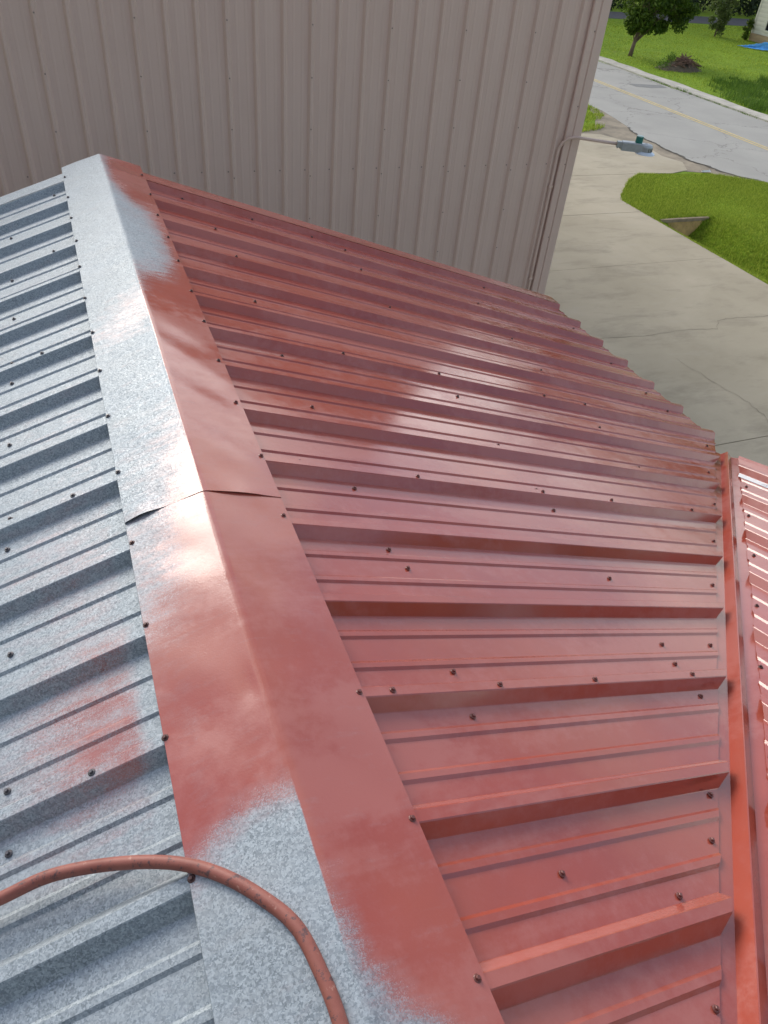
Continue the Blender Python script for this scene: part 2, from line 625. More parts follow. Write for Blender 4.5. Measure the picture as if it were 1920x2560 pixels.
xs = np.unique(np.concatenate([np.linspace(-350, -20, 12), np.linspace(-20, 11.8, 14), np.linspace(11.8, 14.2, 33), np.linspace(14.2, 60, 40), np.linspace(60, 450, 16)]))
ys = np.unique(np.concatenate([np.linspace(-350, -20, 12), np.linspace(-20, 5.5, 10), np.linspace(5.5, 12.3, 22), np.linspace(12.35, 12.75, 14), np.linspace(13, 60, 40), np.linspace(60, 450, 16)]))
gx, gy = np.meshgrid(xs, ys)
gv = np.stack([gx, gy, ground_z(gx, gy)], -1).reshape(-1, 3)
nx = len(xs)
gf = [(j * nx + i, j * nx + i + 1, (j + 1) * nx + i + 1, (j + 1) * nx + i) for j in range(len(ys) - 1) for i in range(nx - 1)]
ground = mesh_obj('ground', gv, gf, M['lawn'], smooth=True, kind='structure')

# ------------------------------------------------------------------ roads, kerb, driveway


def jitter_line(x0, y0, y1, step, amp, seed):
    r = np.random.default_rng(seed)
    out = []
    y = y0
    while y <= y1:
        out.append((x0 + r.uniform(-amp, amp), y))
        y += step * r.uniform(0.7, 1.3)
    return out


near_edge = [(17.3, -80), (17.3, 0)] + jitter_line(17.45, 1, 13.5, 0.7, 0.06, 3) + [
    (17.5, 14.4), (17.2, 14.9), (16.85, 15.2), (16.62, 15.7), (16.55, 16.3), (16.35, 16.7), (16.42, 17.3), (16.36, 17.9), (16.48, 18.5), (16.42, 19.0),
    (16.55, 19.7), (16.8, 20.4), (17.0, 21.3), (17.18, 22.3), (17.2, 23.4)] + jitter_line(17.2, 24, 44, 0.9, 0.07, 4) + [(17.2, 120)]
far_edge = [(23.0, -80), (23.1, 10)] + jitter_line(23.05, 12, 34, 0.6, 0.07, 5) + [(22.6, 40), (22.6, 120)]
mb = MB()
mb.prism([(x, y) for x, y in near_edge] + [(x, y) for x, y in reversed(far_edge)], GZ - 0.03, GZ + 0.012)
road = mb.build('road', M['road'], kind='structure')
for k, dx in enumerate((-0.10, 0.08)):
    mb = MB()
    pts = [(20.13 + 0.012 * (20 - y) * (y < 20) * 0.6 + dx, y) for y in np.linspace(-40, 45, 60)]
    v = []
    for x, y in pts:
        v += [(x - 0.04, y, GZ + 0.016), (x + 0.04, y, GZ + 0.016)]
    mb.add(v, [(2 * i, 2 * i + 1, 2 * i + 3, 2 * i + 2) for i in range(len(pts) - 1)])
    mb.build('centre_line', M['yellow'], road)
v = []
rj = random.Random(12)
ed = [q for q in near_edge if 14.5 < q[1] < 20.5]
ed = [((1 - t_) * a_[0] + t_ * b_[0], (1 - t_) * a_[1] + t_ * b_[1]) for a_, b_ in zip(ed, ed[1:]) for t_ in (0, .2, .4, .6, .8)]
for x, y in ed:
    w = rj.uniform(0.008, 0.055)
    x += rj.uniform(-0.03, 0.03)
    v += [(x - w - 0.02, y, GZ + 0.0158), (x + w, y, GZ + 0.0158)]
MB().add(v, [(2 * i, 2 * i + 1, 2 * i + 3, 2 * i + 2) for i in range(len(ed) - 1)]).build('edge_crack', M['joint'], road)  # dark strip: broken asphalt edge with its shadow line put into the colour
mb = MB().prism([(21.3, 26.75), (21.35, 26.2), (22.0, 26.0), (22.75, 26.05), (22.8, 26.5), (22.2, 26.62)], GZ + 0.013, GZ + 0.0165)
mb.build('asphalt_patch', M['patch'], road)
kerb_far = [(23.9, -80), (23.95, 10)] + jitter_line(23.85, 12, 34, 0.8, 0.09, 6) + [(23.3, 40), (23.3, 44)]
kerb_near = [(23.02, -80), (23.12, 10)] + jitter_line(23.12, 12, 34, 0.8, 0.03, 8) + [(22.65, 40), (22.65, 44)]
MB().prism(kerb_near + kerb_far[::-1], GZ - 0.05, GZ + 0.05).build('kerb', M['kerb'], kind='structure')
MB().prism([(-60, 45.4), (33, 46.0), (45, 45.4), (140, 45.0), (140, 49.0), (60, 49.2), (30, 49.4), (-60, 49.4)], GZ - 0.03, GZ + 0.008).build('far_road', M['road2'], kind='structure')

drive = MB().prism([(-14, -12), (11.95, -12), (11.95, 13.8), (12.15, 14.2), (12.6, 14.69), (13.12, 15.27), (13.8, 15.70), (14.6, 15.78), (15.0, 16.2), (15.0, 19.0), (14.3, 19.5), (-14, 19.5)],
                   GZ - 0.06, GZ + 0.002).build('driveway', M['joint'], kind='structure')
XS = [-13.9, -6.5, -0.5, 5.6, 12.0]
YS = [-11.9, -6.6, -1.0, 1.9, 4.75, 10.33, 13.05, 15.72]
g = 0.006
for j in range(len(YS) - 1):
    for i in range(len(XS) - 1):
        x0, x1, y0, y1 = XS[i] + g, XS[i + 1] - g, YS[j] + g, YS[j + 1] - g
        if j == 6 and i == 3:
            poly = [(x0, y0), (x1, y0), (12.0, 13.82), (12.22, 14.2), (12.68, 14.68), (13.2, 15.25), (13.75, 15.66), (13.8, y1), (x0, y1)]
        else:
            poly = [(x0, y0), (x1, y0), (x1, y1), (x0, y1)]
        MB().prism(poly, GZ - 0.05, GZ + 0.011 + 0.002 * ((i * 3 + j) % 2)).build('slab', M['concrete'], drive)
MB().prism([(5.6 + g, 15.72 + g), (13.94, 15.74), (14.9, 15.68), (15.6, 15.9), (16.0, 16.6), (15.75, 17.2), (15.9, 18.1), (15.5, 18.9), (15.2, 19.5), (14.6, 19.62), (5.6 + g, 19.6)], GZ - 0.05, GZ + 0.011).build('slab', M['concrete'], drive)
MB().prism([(-13.9, 15.73), (5.59, 15.73), (5.59, 19.6), (-13.9, 19.6)], GZ - 0.05, GZ + 0.011).build('slab', M['concrete'], drive)
# wandering cracks in the slabs
for k, pts in enumerate(([(6.8, 7.75), (7.4, 7.72), (8.1, 7.66), (8.8, 7.7), (9.3, 7.66), (9.55, 7.6), (9.8, 7.85), (10.05, 7.92), (10.5, 7.86), (10.9, 7.84), (11.97, 7.9)],
                          [(8.15, 6.9), (8.22, 6.4), (8.30, 5.9), (8.36, 5.5), (8.34, 5.2), (8.27, 4.95), (8.22, 4.77)])):
    v = []
    pts = [((1 - t_) * a_[0] + t_ * b_[0], (1 - t_) * a_[1] + t_ * b_[1]) for a_, b_ in zip(pts, pts[1:]) for t_ in (0, .25, .5, .75)] + [pts[-1]]
    for x, y in pts:
        jx, jy = random.uniform(-.03, .03), random.uniform(-.02, .02)
        w = random.uniform(0.002, 0.0055)
        v += [(x + jx - w * k, y + jy - w * (1 - k), GZ + 0.0165), (x + jx + w * k, y + jy + w * (1 - k), GZ + 0.0165)]
    MB().add(v, [(2 * i, 2 * i + 1, 2 * i + 3, 2 * i + 2) for i in range(len(pts) - 1)]).build('crack', M['crack'], drive)
MB().prism([(15.3, 15.9), (16.1, 15.62), (16.9, 15.0), (17.6, 14.6), (17.7, 15.4), (17.3, 16.6), (17.3, 19.4), (17.4, 22.6), (17.0, 23.0), (16.4, 21.6), (15.5, 20.3), (14.6, 19.8), (14.4, 19.4), (15.4, 18.6), (15.6, 17.4)],
           GZ - 0.05, GZ + 0.003).build('dirt_verge', M['dirt'], kind='structure')

# ------------------------------------------------------------------ near building with the half painted roof
XE = 3.225                       # eave
YR = -0.6698                     # a rib centre on the right slope
YL = -0.3505                     # a rib centre on the left slope
KV = 1.592                       # valley: x - y = KV
XW = 1.1835                      # a rib centre on the cross wing
HR = 0.032

RIB = [(-0.039, 0.0), (-0.0372, 0.0012), (-0.0152, 0.0302), (-0.0125, HR), (0.0125, HR), (0.0152, 0.0302), (0.0372, 0.0012), (0.039, 0.0)]


def minor(c):
    return [(c - 0.0155, 0.0), (c - 0.0075, 0.0052), (c + 0.0075, 0.0052), (c + 0.0155, 0.0)]


def panel_profile(first=0.0, nrib=3):
    """(offset, height) across one sheet: rib, two stiffeners, rib ... the last rib laps over the next sheet"""
    out = []
    for k in range(nrib + 1):
        lift = 0.0016 if k == nrib else 0.0
        rib = [(k * P + o, h + lift) for o, h in RIB]
        if k == nrib:
            rib = rib[:6] + [(k * P + 0.030, 0.012)]
        if k == 0:
            rib = rib[1:]
        out += rib
        if k < nrib:
            out += [(k * P + o, h) for o, h in minor(P / 3)] + [(k * P + o, h) for o, h in minor(2 * P / 3)]
    return out


bld = thing('ribbed_roof_building', 'low building with ribbed metal roof, right slope painted red and left slope bare galvanized', 'building', (0, -1.0, GZ))


def RPt(x, y, h):
    return (x + h * SA, y, -T * x + h * CA)


def LPt(x, y, h):
    return (x - h * SA, y, T * x + h * CA)


def WPt(x, y, h):                # cross wing: falls towards +Y
    return (x, y + h * SA, -T * (y + KV) + h * CA)


def sheet(name, prof, stations, fn, mat, paint=None):
    """prof list of (across, h); stations(across,h) -> list of along-slope positions (same count)"""
    v, f = [], []
    n = None
    for (c, h) in prof:
        st = stations(c, h)
        n = len(st)
        v += [fn(s, c, h) for s in st]
    for i in range(len(prof) - 1):
        for j in range(n - 1):
            a = i * n + j
            f.append((a, a + 1, a + n + 1, a + n))
    o = mesh_obj(name, v, f, mat, bld)
    if paint is not None:
        at = o.data.attributes.new('paint', 'FLOAT', 'POINT')
        at.data.foreach_set('value', np.array([paint(x) for x in v], dtype=np.float32))
    return o


red_panels = []                  # (y0, y1, object)
for top in (14, 11, 8, 5, 2, -1):
    y0 = YR + (top - 3) * P
    if y0 < -2.6:
        break
    rnd = random.Random(top)

    def st(c, h, rnd=rnd):
        end = XE + (0.004 if h > 0.02 else 0)
        if c < XE - 1.50:
            end = min(end, c + 1.500 + rnd.uniform(-0.004, 0.004) + (0.012 if h > 0.02 else 0.0))
        end = max(end, 0.03)
        return [0.02, 0.35 * end + 0.013, 0.7 * end, end]
    o = sheet('roof_panel', [(y0 + c, h) for c, h in panel_profile()], st, lambda s, c, h: RPt(s, c, h), M['red'])
    red_panels.append((y0 + 0.03, y0 + 3 * P + 0.03, o))


def left_paint(p):
    x, y = p[0], p[1]
    s = -x
    v = 0.07 + 0.04 * math.sin(9 * y + 3 * x) * math.sin(5 * x + 1)
    v += 0.20 * math.exp(-((s - 0.36) / 0.17) ** 2) / (1 + math.exp((y - 1.0) / 0.2)) / (1 + math.exp((-0.22 - y) / 0.04))
    for (by, bx, ry, rx, a) in ((0.28, 0.29, 0.055, 0.10, 0.36), (0.13, 0.35, 0.10, 0.14, 0.36), (0.05, 0.30, 0.08, 0.08, 0.34), (0.0, 0.40, 0.08, 0.15, 0.20), (-0.05, 0.28, 0.05, 0.08, 0.42), (0.17, 0.48, 0.11, 0.12, 0.14)):
        v += a * math.exp(-((y - by) / ry) ** 2 - ((s - bx) / rx) ** 2) * 0.6
    v = min(v, 0.6)
    clean = min(1, max(0, (s - 0.225) / 0.045))
    return v * clean


def refine(prof, gap):
    out = [prof[0]]
    for (c1, h1) in prof[1:]:
        c0_, h0_ = out[-1]
        k = int(abs(c1 - c0_) / gap)
        for i in range(1, k + 1):
            out.append((c0_ + (c1 - c0_) * i / (k + 1), h0_ + (h1 - h0_) * i / (k + 1)))
        out.append((c1, h1))
    return out


left_panels = []
for top in (13, 10, 7, 4, 1, -2, -5):
    y0 = YL + (top - 3) * P
    sts = [-0.02] + list(-np.arange(0.18, 0.62, 0.022)) + [-0.8, -1.4, -2.2, -3.24]
    o = sheet('roof_panel', refine([(y0 + c, h) for c, h in panel_profile()][::-1], 0.02), lambda c, h: sts, lambda s, c, h: LPt(s, c, h), M['coated'], left_paint)
    left_panels.append((y0 + 0.03, y0 + 3 * P + 0.03, o))

wing_panels = []
for first in (-2, 0, 3):
    x0 = XW + first * P
    nr = 2 if first == -2 else 3
    if first == -2:
        x0 = XW - 2 * P
    rnd = random.Random(first + 50)
    prof = panel_profile(nrib=nr)
    if first == 3:
        prof = prof[:-3] + [(3 * P + 0.0125, HR + 0.002), (3 * P + 0.045, HR + 0.010), (3 * P + 0.064, HR + 0.02)]

    def st(c, h, rnd=rnd):
        y_end = min(1.46, c - KV - 0.095 + rnd.uniform(-0.006, 0.006) + (0.010 if h > 0.02 else 0))
        y_end = max(y_end, -1.58)
        y0_ = -1.585
        return [y0_, y0_ + 0.5 * (y_end - y0_), y_end]
    o = sheet('roof_panel', [(x0 + c, h) for c, h in prof][::-1], st, lambda s, c, h: WPt(c, s, h), M['red'])
    wing_panels.append((x0 + 0.03, x0 + nr * P + 0.03, o))
# the slopes behind the camera, down to the back eaves
mb = MB()
mb.add([(0.02, -1.6, 0.0), (3.07, -1.6, 0.0), (3.07, -4.6, -T * 3.0), (0.02, -4.6, -T * 3.0)], [(0, 3, 2, 1)])
mb.build('roof_panel', M['red'], bld)

# valley flashing with its raised centre fold
mb = MB()
v = []
b2, hv = 0.042, 0.033
along = [(-1.55), -1.2, -0.8, -0.4, 0.0, 0.4, 0.8, 1.2, 1.53]
tilt = 0.001
for y in along:
    xv = y + KV
    c = Vector((xv, y, -T * xv))
    zl = 0.0015

    def off(d):                  # point at plan offset d (in x-y units) across the valley, lying on the lower of the two slopes
        x, yy = xv + d / 2, y - d / 2
        z = -T * x if d < 0 else -T * (yy + KV)
        return Vector((x, yy, z))
    e = 0.17
    v += [tuple(off(-e) + Vector((0, 0, -0.004))), tuple(off(-0.10) + Vector((0, 0, -0.004))), tuple(off(-b2) + Vector((0, 0, -0.003))),
          tuple(off(-0.0022) + Vector((0, 0, hv))), tuple(off(0.0022) + Vector((0, 0, hv))),
          tuple(off(b2) + Vector((0, 0, -0.003))), tuple(off(0.10) + Vector((0, 0, -0.004))), tuple(off(e) + Vector((0, 0, -0.004)))]
f = [(i * 8 + j, i * 8 + j + 1, (i + 1) * 8 + j + 1, (i + 1) * 8 + j) for i in range(len(along) - 1) for j in range(7)]
mesh_obj('valley_flashing', v, f, M['red'], bld)

# rake trim on the far gable
for sgn, yb, mat in ((1, YR + 14 * P, M['red']), (-1, YL + 13 * P, M['coated'])):
    fn = RPt if sgn > 0 else LPt
    y0, y1 = yb - 0.006, yb + 0.125
    v = [fn(sgn * 0.02, y0, HR + 0.004), fn(sgn * XE, y0, HR + 0.004), fn(sgn * 0.02, y1, HR + 0.004), fn(sgn * XE, y1, HR + 0.004),
         fn(sgn * 0.02, y1 + 0.004, -0.10), fn(sgn * XE, y1 + 0.004, -0.10)]
    f = [(0, 1, 3, 2), (2, 3, 5, 4)]
    if sgn < 0:
        f = [q[::-1] for q in f]
    mesh_obj('rake_trim', v, f, mat, bld)

# ridge cap: two lapped lengths
ROWS = [  # y, left edge ... ridge | ridge ... right edge  (how much red the spray gun has left)
    (3.90, (0, 0, 0, 0, .05), (.40, .6, .8, .95, 1)), (3.75, (0, 0, 0, 0, .05), (.40, .85, 1, 1, 1)), (3.42, (0, 0, 0, 0, .03), (.30, .95, 1, 1, 1)), (3.19, (0, 0, 0, 0, 0), (.15, .45, .95, 1, 1)),
    (2.97, (0, 0, 0, 0, 0), (.08, .16, .28, .60, 1)), (2.71, (0, 0, 0, 0, 0), (.04, .10, .18, .40, 1)), (2.36, (0, 0, 0, 0, .02), (.10, .10, .20, .45, 1)),
    (2.21, (0, 0, 0, 0, .03), (.35, .35, .45, .8, 1)), (2.06, (0, 0, .03, .06, .12), (.55, .9, 1, 1, 1)), (1.88, (.10, .14, .22, .38, .48), (.8, 1, 1, 1, 1)),
    (1.72, (.26, .32, .38, .32, .24), (.95, 1, 1, 1, 1)), (1.56, (.06, .06, .06, .06, .06), (.95, 1, 1, 1, 1)), (1.2, (.05, .06, .08, .09, .10), (.92, 1, 1, 1, 1)),
    (.92, (.12, .16, .22, .32, .55), (.98, 1, 1, 1, 1)), (.70, (.14, .18, .26, .55, .95), (1, 1, 1, 1, 1)), (.62, (.26, .30, .42, .85, .98), (1, 1, 1, 1, 1)),
    (.42, (.30, .36, .58, .98, 1), (1, 1, 1, 1, 1)), (.27, (.48, .58, .82, 1, 1), (1, 1, 1, 1, 1)), (.147, (.85, .92, 1, 1, 1), (1, 1, 1, 1, 1)),
    (-.05, (.95, .86, 1, 1, 1), (1, 1, 1, 1, 1)), (-.22, (1, .95, 1, .95, .95), (1, 1, 1, 1, 1)), (-.275, (.9, .75, .55, .45, .55), (1, 1, 1, 1, 1)),
    (-.33, (.5, .25, .08, 0, .10), (.95, 1, 1, 1, 1)), (-.41, (.08, 0, 0, 0, .10), (.85, 1, 1, 1, 1)), (-.52, (0, 0, 0, 0, .06), (.50, 1, 1, 1, 1)),
    (-.60, (.04, .10, .08, .10, .06), (.22, .85, 1, 1, 1)), (-.66, (.10, .14, .14, .08, .08), (.10, .55, .95, 1, 1)), (-.72, (.10, .1, .1, .1, .1), (.1, .2, .5, .95, 1)), (-.85, (.1,) * 5, (.1, .1, .3, .8, 1)), (-3, (.1,) * 5, (.1,) * 5)]
ROW_Y = np.array([r[0] for r in ROWS])[::-1]
ROW_L = np.array([r[1] for r in ROWS])[::-1]
ROW_R = np.array([r[2] for r in ROWS])[::-1]
CAPW = 0.2165                    # plan half width


def cap_paint(x, y):
    tab, s = (ROW_L, 1 - abs(x) / CAPW) if x < 0 else (ROW_R, abs(x) / CAPW)
    colv = [np.interp(y, ROW_Y, tab[:, k]) for k in range(5)]
    return float(np.interp(s, (0, .25, .5, .75, 1.0), colv))


def cap_piece(y0, y1, lift, seed):
    us = np.concatenate([np.linspace(-CAPW, -0.02, 20), [-0.0145, -0.0105, -0.007, -0.0035, 0.0, 0.0035, 0.007, 0.0105, 0.0145], np.linspace(0.02, CAPW, 20)])
    vsn = np.linspace(y0, y1, int((y1 - y0) / 0.018) + 2)
    v, pa = [], []
    hb = 0.0385 + lift
    for y in vsn:
        for u in us:
            s = abs(u)
            z = -T * s + hb / CA
            z += -0.0019 * math.exp(-(u / 0.006) ** 2)                       # folded, not razor sharp
            z += 0.0012 * (math.sin(math.pi * min(1, s / CAPW)))              # slight bow of each leg
            z += 0.0016 * math.sin(7.3 * y + seed) * math.sin(math.pi * s / CAPW) * (1 if u > 0 else -0.7)
            z += 0.0010 * math.sin(23 * y + 2.1 * seed + 18 * u) * math.sin(math.pi * s / CAPW)
            dent = math.exp(-((y + 0.02) / 0.05) ** 2 - ((u + 0.028) / 0.020) ** 2)
            z -= 0.0030 * dent
            if lift > 0:                                                     # the lapping end springs up a little off the sheet below
                k = math.exp(-max(0, y - y0) / 0.05)
                z += 0.011 * k * math.exp(-((u + 0.17) / 0.05) ** 2) + 0.003 * k * math.exp(-((u - 0.12) / 0.06) ** 2)
            v.append((u, y, z))
            pa.append(cap_paint(u, y))
    nu = len(us)
    f = []
    for j in range(len(vsn) - 1):
        a = j * nu
        for i in range(nu - 1):
            f.append((a + i, a + i + 1, a + nu + i + 1, a + nu + i))
    for col_i, sg in ((0, -1), (nu - 1, 1)):                                 # small hem turned down along both edges
        b0 = len(v)
        for j in range(len(vsn)):
            x, y, z = v[j * nu + col_i]
            v += [(x, y, z), (x + sg * 0.0008, y, z - 0.008)]
            pa += [pa[j * nu + col_i]] * 2
        for j in range(len(vsn) - 1):
            q = (b0 + 2 * j, b0 + 2 * j + 1, b0 + 2 * j + 3, b0 + 2 * j + 2)
            f.append(q if sg > 0 else q[::-1])
    b0 = len(v)                                                              # cut end towards the camera
    for i in range(nu):
        x, y, z = v[i]
        v += [(x, y, z), (x, y + 0.0003, z - 0.0012)]
        pa += [pa[i]] * 2
    for i in range(nu - 1):
        f.append((b0 + 2 * i, b0 + 2 * i + 1, b0 + 2 * i + 3, b0 + 2 * i + 2))
    o = mesh_obj('ridge_cap', v, f, M['coated'], bld, smooth=True)
    at = o.data.attributes.new('paint', 'FLOAT', 'POINT')
    at.data.foreach_set('value', np.array(pa, dtype=np.float32))
    return o


cap_near = cap_piece(-2.4, 0.76, 0.0, 1.0)
cap_far = cap_piece(0.645, 3.83, 0.0016, 2.4)


# screws: hex washer heads
def screw_mesh(mat):
    mb = MB()
    mb.lathe((0, 0, 0), [(0.0088, 0.0), (0.0088, 0.0018), (0.0064, 0.0034)], 12)
    mb.lathe((0, 0, 0), [(0.0050, 0.003), (0.0050, 0.0072), (0.0040, 0.0084)], 6)
    me = bpy.data.meshes.new('screw')
    me.from_pydata(mb.v, [], mb.f)
    me.materials.append(mat)
    return me


SC = {k: screw_mesh(M[k]) for k in ('screw_dark', 'screw_red', 'screw_grey')}


def screw(par, p, rot, mesh, spin=0.0):
    o = bpy.data.objects.new('screw', mesh)
    col.objects.link(o)
    o.parent = par
    o.location = p
    o.rotation_euler = rot
    o.scale = (0.90,) * 3
    return o


def prof_h(dy):
    d = (dy + 0.06) % P - 0.06
    if abs(d) < 0.0135:
        return HR
    if abs(d) < 0.039:
        return HR * (0.039 - abs(d)) / 0.0255
    for mm in (P / 3, 2 * P / 3):
        if abs(d - mm) < 0.0065:
            return 0.0058
        if abs(d - mm) < 0.0155:
            return 0.0058 * (0.0155 - abs(d - mm)) / 0.009
    return 0.0


def snap(dy, lap):
    d = (dy + 0.06) % P - 0.06
    base = dy - d
    if abs(d) < 0.045:
        return base if lap else base + math.copysign(0.052, d)
    if abs(d - P / 3) < 0.02:
        return base + (0.066 if d < P / 3 else 0.135)
    if abs(d - 2 * P / 3) < 0.02:
        return base + (0.165 if d < 2 * P / 3 else 0.24)
    return dy


RED_S = [(0.302, 1.828), (0.346, 0.896), (0.346, 2.78), (0.403, 3.555), (0.482, -0.126), (0.492, -0.52), (0.495, 0.013), (0.497, 1.688), (0.499, 0.786), (0.502, 0.483), (0.507, 1.293),
         (0.511, 2.218), (0.513, 3.179), (0.517, 2.635), (0.531, 0.402), (0.666, -0.818), (0.75, 0.841), (0.782, 1.81), (0.808, 3.555), (0.867, 2.769), (0.28, -0.058), (0.581, -0.063), (0.9, -0.057), (0.948, -0.524),
         (1.187, 3.556), (1.269, 1.748), (1.294, -0.062), (1.303, -0.119), (1.305, 0.839), (1.307, 0.008), (1.307, 2.17), (1.318, 1.654), (1.32, 0.089), (1.32, 1.257), (1.327, 0.911), (1.329, 0.398), (1.331, 0.781),
         (1.361, 2.608), (1.384, 3.173), (1.391, 3.474), (1.402, 2.759), (1.545, 0.081), (1.668, 0.838), (1.862, 0.386), (1.863, 2.758), (1.9, 1.748), (2.156, 0.9), (2.158, 0.675), (2.158, 1.26), (2.16, 0.838),
         (2.172, 1.587), (2.172, 2.196), (2.18, 1.818), (2.204, 2.605), (2.234, 3.133), (2.339, 2.758), (2.468, 0.98), (2.505, 3.561), (2.535, 1.821), (2.737, 1.264), (2.757, 2.768), (3.041, 1.615),
         (3.046, 2.615), (3.054, 2.226), (3.059, 2.008), (3.099, 3.17), (3.122, 1.835), (3.16, 2.773), (0.50, -0.97), (0.75, -0.66), (1.05, -0.37)]
LAPS_R = [YR + k * P for k in (11, 8, 5, 2, -1)]
for (x, y) in RED_S:
    lap = min(abs(y - q) for q in LAPS_R) < 0.10 and x not in (0.302, 0.346, 0.487, 0.504, 1.327)
    if lap and min(abs(y - q) for q in LAPS_R) < 0.085 and abs(y - min(LAPS_R, key=lambda q: abs(y - q))) < 0.05:
        yy = min(LAPS_R, key=lambda q: abs(y - q))
    else:
        yy = YR + snap(y - YR, False)
    h = prof_h(yy - YR) + 0.0008
    par = next((o for a, b, o in red_panels if a <= yy < b), red_panels[0][2])
    screw(par, RPt(x, yy, h + 0.0012), (0, A, 0), SC['screw_red'] if y < 1.3 else SC['screw_dark'])
LEFT_S = [(-0.544, 0.025), (-0.542, -0.116), (-0.541, 0.797), (-0.535, 0.401), (-0.532, 0.929), (-0.532, 1.318), (-0.521, 1.714), (-0.518, 1.863), (-0.513, 2.78), (-0.513, 3.161), (-0.512, 2.633), (-0.508, 2.241),
          (-0.39, 1.782), (-0.355, -0.046), (-0.334, 0.868), (-0.303, 2.697), (-0.278, 3.53)]
for (x, y) in LEFT_S:
    k = (y - YL) / P
    yy = YL + round(k) * P if (x > -0.45 and abs(k - round(k)) < 0.1) else YL + snap(y - YL, False)
    par = next((o for a, b, o in left_panels if a <= yy < b), left_panels[0][2])
    screw(par, LPt(x, yy, prof_h(yy - YL) + 0.0012), (0, -A, 0), SC['screw_grey'])
for k in range(-3, 15):
    y = YR + k * P
    if k in (3,):
        continue
    yy = y + random.uniform(-.012, .012) if k < 14 else 3.64
    par = cap_far if yy > 0.645 else cap_near
    screw(par, RPt(0.190 + random.uniform(-.006, .006), yy, 0.0375 + (0.003 if par is cap_far else 0)), (0, A, 0), SC['screw_red'] if y < 1.3 else SC['screw_dark'])
for k in range(-4, 14):
    yy = YL + k * P + random.uniform(-.012, .012) if k < 13 else 3.64
    par = cap_far if yy > 0.645 else cap_near
    screw(par, LPt(-0.197 + random.uniform(-.006, .006), yy, 0.0375 + (0.003 if par is cap_far else 0)), (0, -A, 0), SC['screw_dark'] if k < 4 else SC['screw_grey'])
for x, y in ((2.849, 1.128), (2.568, 0.853), (2.261, 0.541), (1.945, 0.238), (1.649, -0.047), (1.34, -0.36)):
    par = next((o for a, b, o in wing_panels if a <= x < b), wing_panels[-1][2])
    screw(par, WPt(x, y, 0.0012), (-A, 0, 0), SC['screw_dark'])
# maker's label strip left on the wing sheet
wl = wing_panels[-1][2]
mb = MB().add([WPt(2.925, 1.255, 0.004), WPt(2.968, 1.285, 0.004), WPt(2.968, 0.72, 0.004), WPt(2.925, 0.72, 0.004)], [(0, 3, 2, 1)])
mb.build('label_strip', M['label'], wl)
fc = bpy.data.curves.new('label_print', 'FONT')
fc.body = '15'
fc.size = 0.040
fo = bpy.data.objects.new('tmp_text', fc)
col.objects.link(fo)
dg = bpy.context.evaluated_depsgraph_get()
tm = bpy.data.meshes.new_from_object(fo.evaluated_get(dg))
bpy.data.objects.remove(fo)
tv = [(vv.co.x, vv.co.y) for vv in tm.vertices]
tf = [tuple(pp.vertices) for pp in tm.polygons]
mesh_obj('label_print', [WPt(2.932 + b, 1.12 - a, 0.0052) for a, b in tv], tf, M['print'], wl)

# walls under the roof
wm = simple('pale_wall_sheet', (0.42, 0.38, 0.33), 0.6, 0, 0.1, 2)
mb = MB().box((-2.9, -4.4, GZ), (2.9, 3.55, -T * 2.9 - 0.12))
mb.build('wall', wm, bld)
mb = MB().add([(-2.9, 3.55, -T * 2.9 - 0.12), (2.9, 3.55, -T * 2.9 - 0.12), (0, 3.55, -0.12)], [(1, 0, 2)])
mb.build('gable', wm, bld)
MB().add([(-2.9, -4.4, -T * 2.9 - 0.12), (2.9, -4.4, -T * 2.9 - 0.12), (0, -4.4, -0.12)], [(0, 1, 2)]).build('gable', wm, bld)

# ------------------------------------------------------------------ paint hose across the ridge
hp0 = [(-1.1, -0.30), (-0.85, -0.235), (-0.70, -0.222), (-0.548, -0.2235), (-0.463, -0.2245), (-0.379, -0.246), (-0.289, -0.282), (-0.219, -0.322), (-0.161, -0.371), (-0.109, -0.433), (-0.065, -0.505), (-0.046, -0.592), (-0.040, -0.672), (-0.045, -0.80), (-0.06, -1.05), (-0.02, -1.5)]
hp = []
for x, y in hp0:
    hp.append(Vector((x, y, -T * abs(x) + 0.0475)))
# smooth (Catmull-Rom)
sm = []
for i in range(len(hp) - 1):
    p0, p1, p2, p3 = hp[max(i - 1, 0)], hp[i], hp[i + 1], hp[min(i + 2, len(hp) - 1)]
    for k in range(8):
        t_ = k / 8
        sm.append(0.5 * ((2 * p1) + (p2 - p0) * t_ + (2 * p0 - 5 * p1 + 4 * p2 - p3) * t_ ** 2 + (3 * p1 - p0 - 3 * p2 + p3) * t_ ** 3))
sm.append(hp[-1])
tag(MB().tube(sm, 0.0122, 16).build('paint_hose', M['hose'], smooth=True), 'scuffed red rubber hose curving over the galvanized ridge cap', 'hose')

# ------------------------------------------------------------------ tan metal building
WY, WX1, WTOP = 8.05, 6.24, 2.32
tan = thing('metal_building', 'tall tan ribbed metal building behind the red roof', 'building', (0, WY, GZ))
WR = 2.53 - 0.0
wp = [(c, h * 0.45 if h < 0.008 else h * 1.12) for c, h in panel_profile()]
lap0 = 5.273 - 0.9144 * 13
pm = None
for k in range(13):
    x0 = lap0 + 0.9144 * k
    if pm is None:
        v = [(c, -h, z) for c, h in wp for z in (0.02, WTOP - GZ)]
        f = [(2 * i, 2 * i + 2, 2 * i + 3, 2 * i + 1) for i in range(len(wp) - 1)]
        o = mesh_obj('wall_panel', v, f, M['tan'], tan)
        pm = o.data
    else:
        o = place('wall_panel', pm, tan)
    o.location = (x0, WY, GZ)
xl = lap0 + 0.9144 * 13
v = []
wp2 = [(c, h) for c, h in wp if c < 0.80]
v = [(xl + c, WY - h, z) for c, h in wp2 for z in (GZ + 0.02, WTOP)]
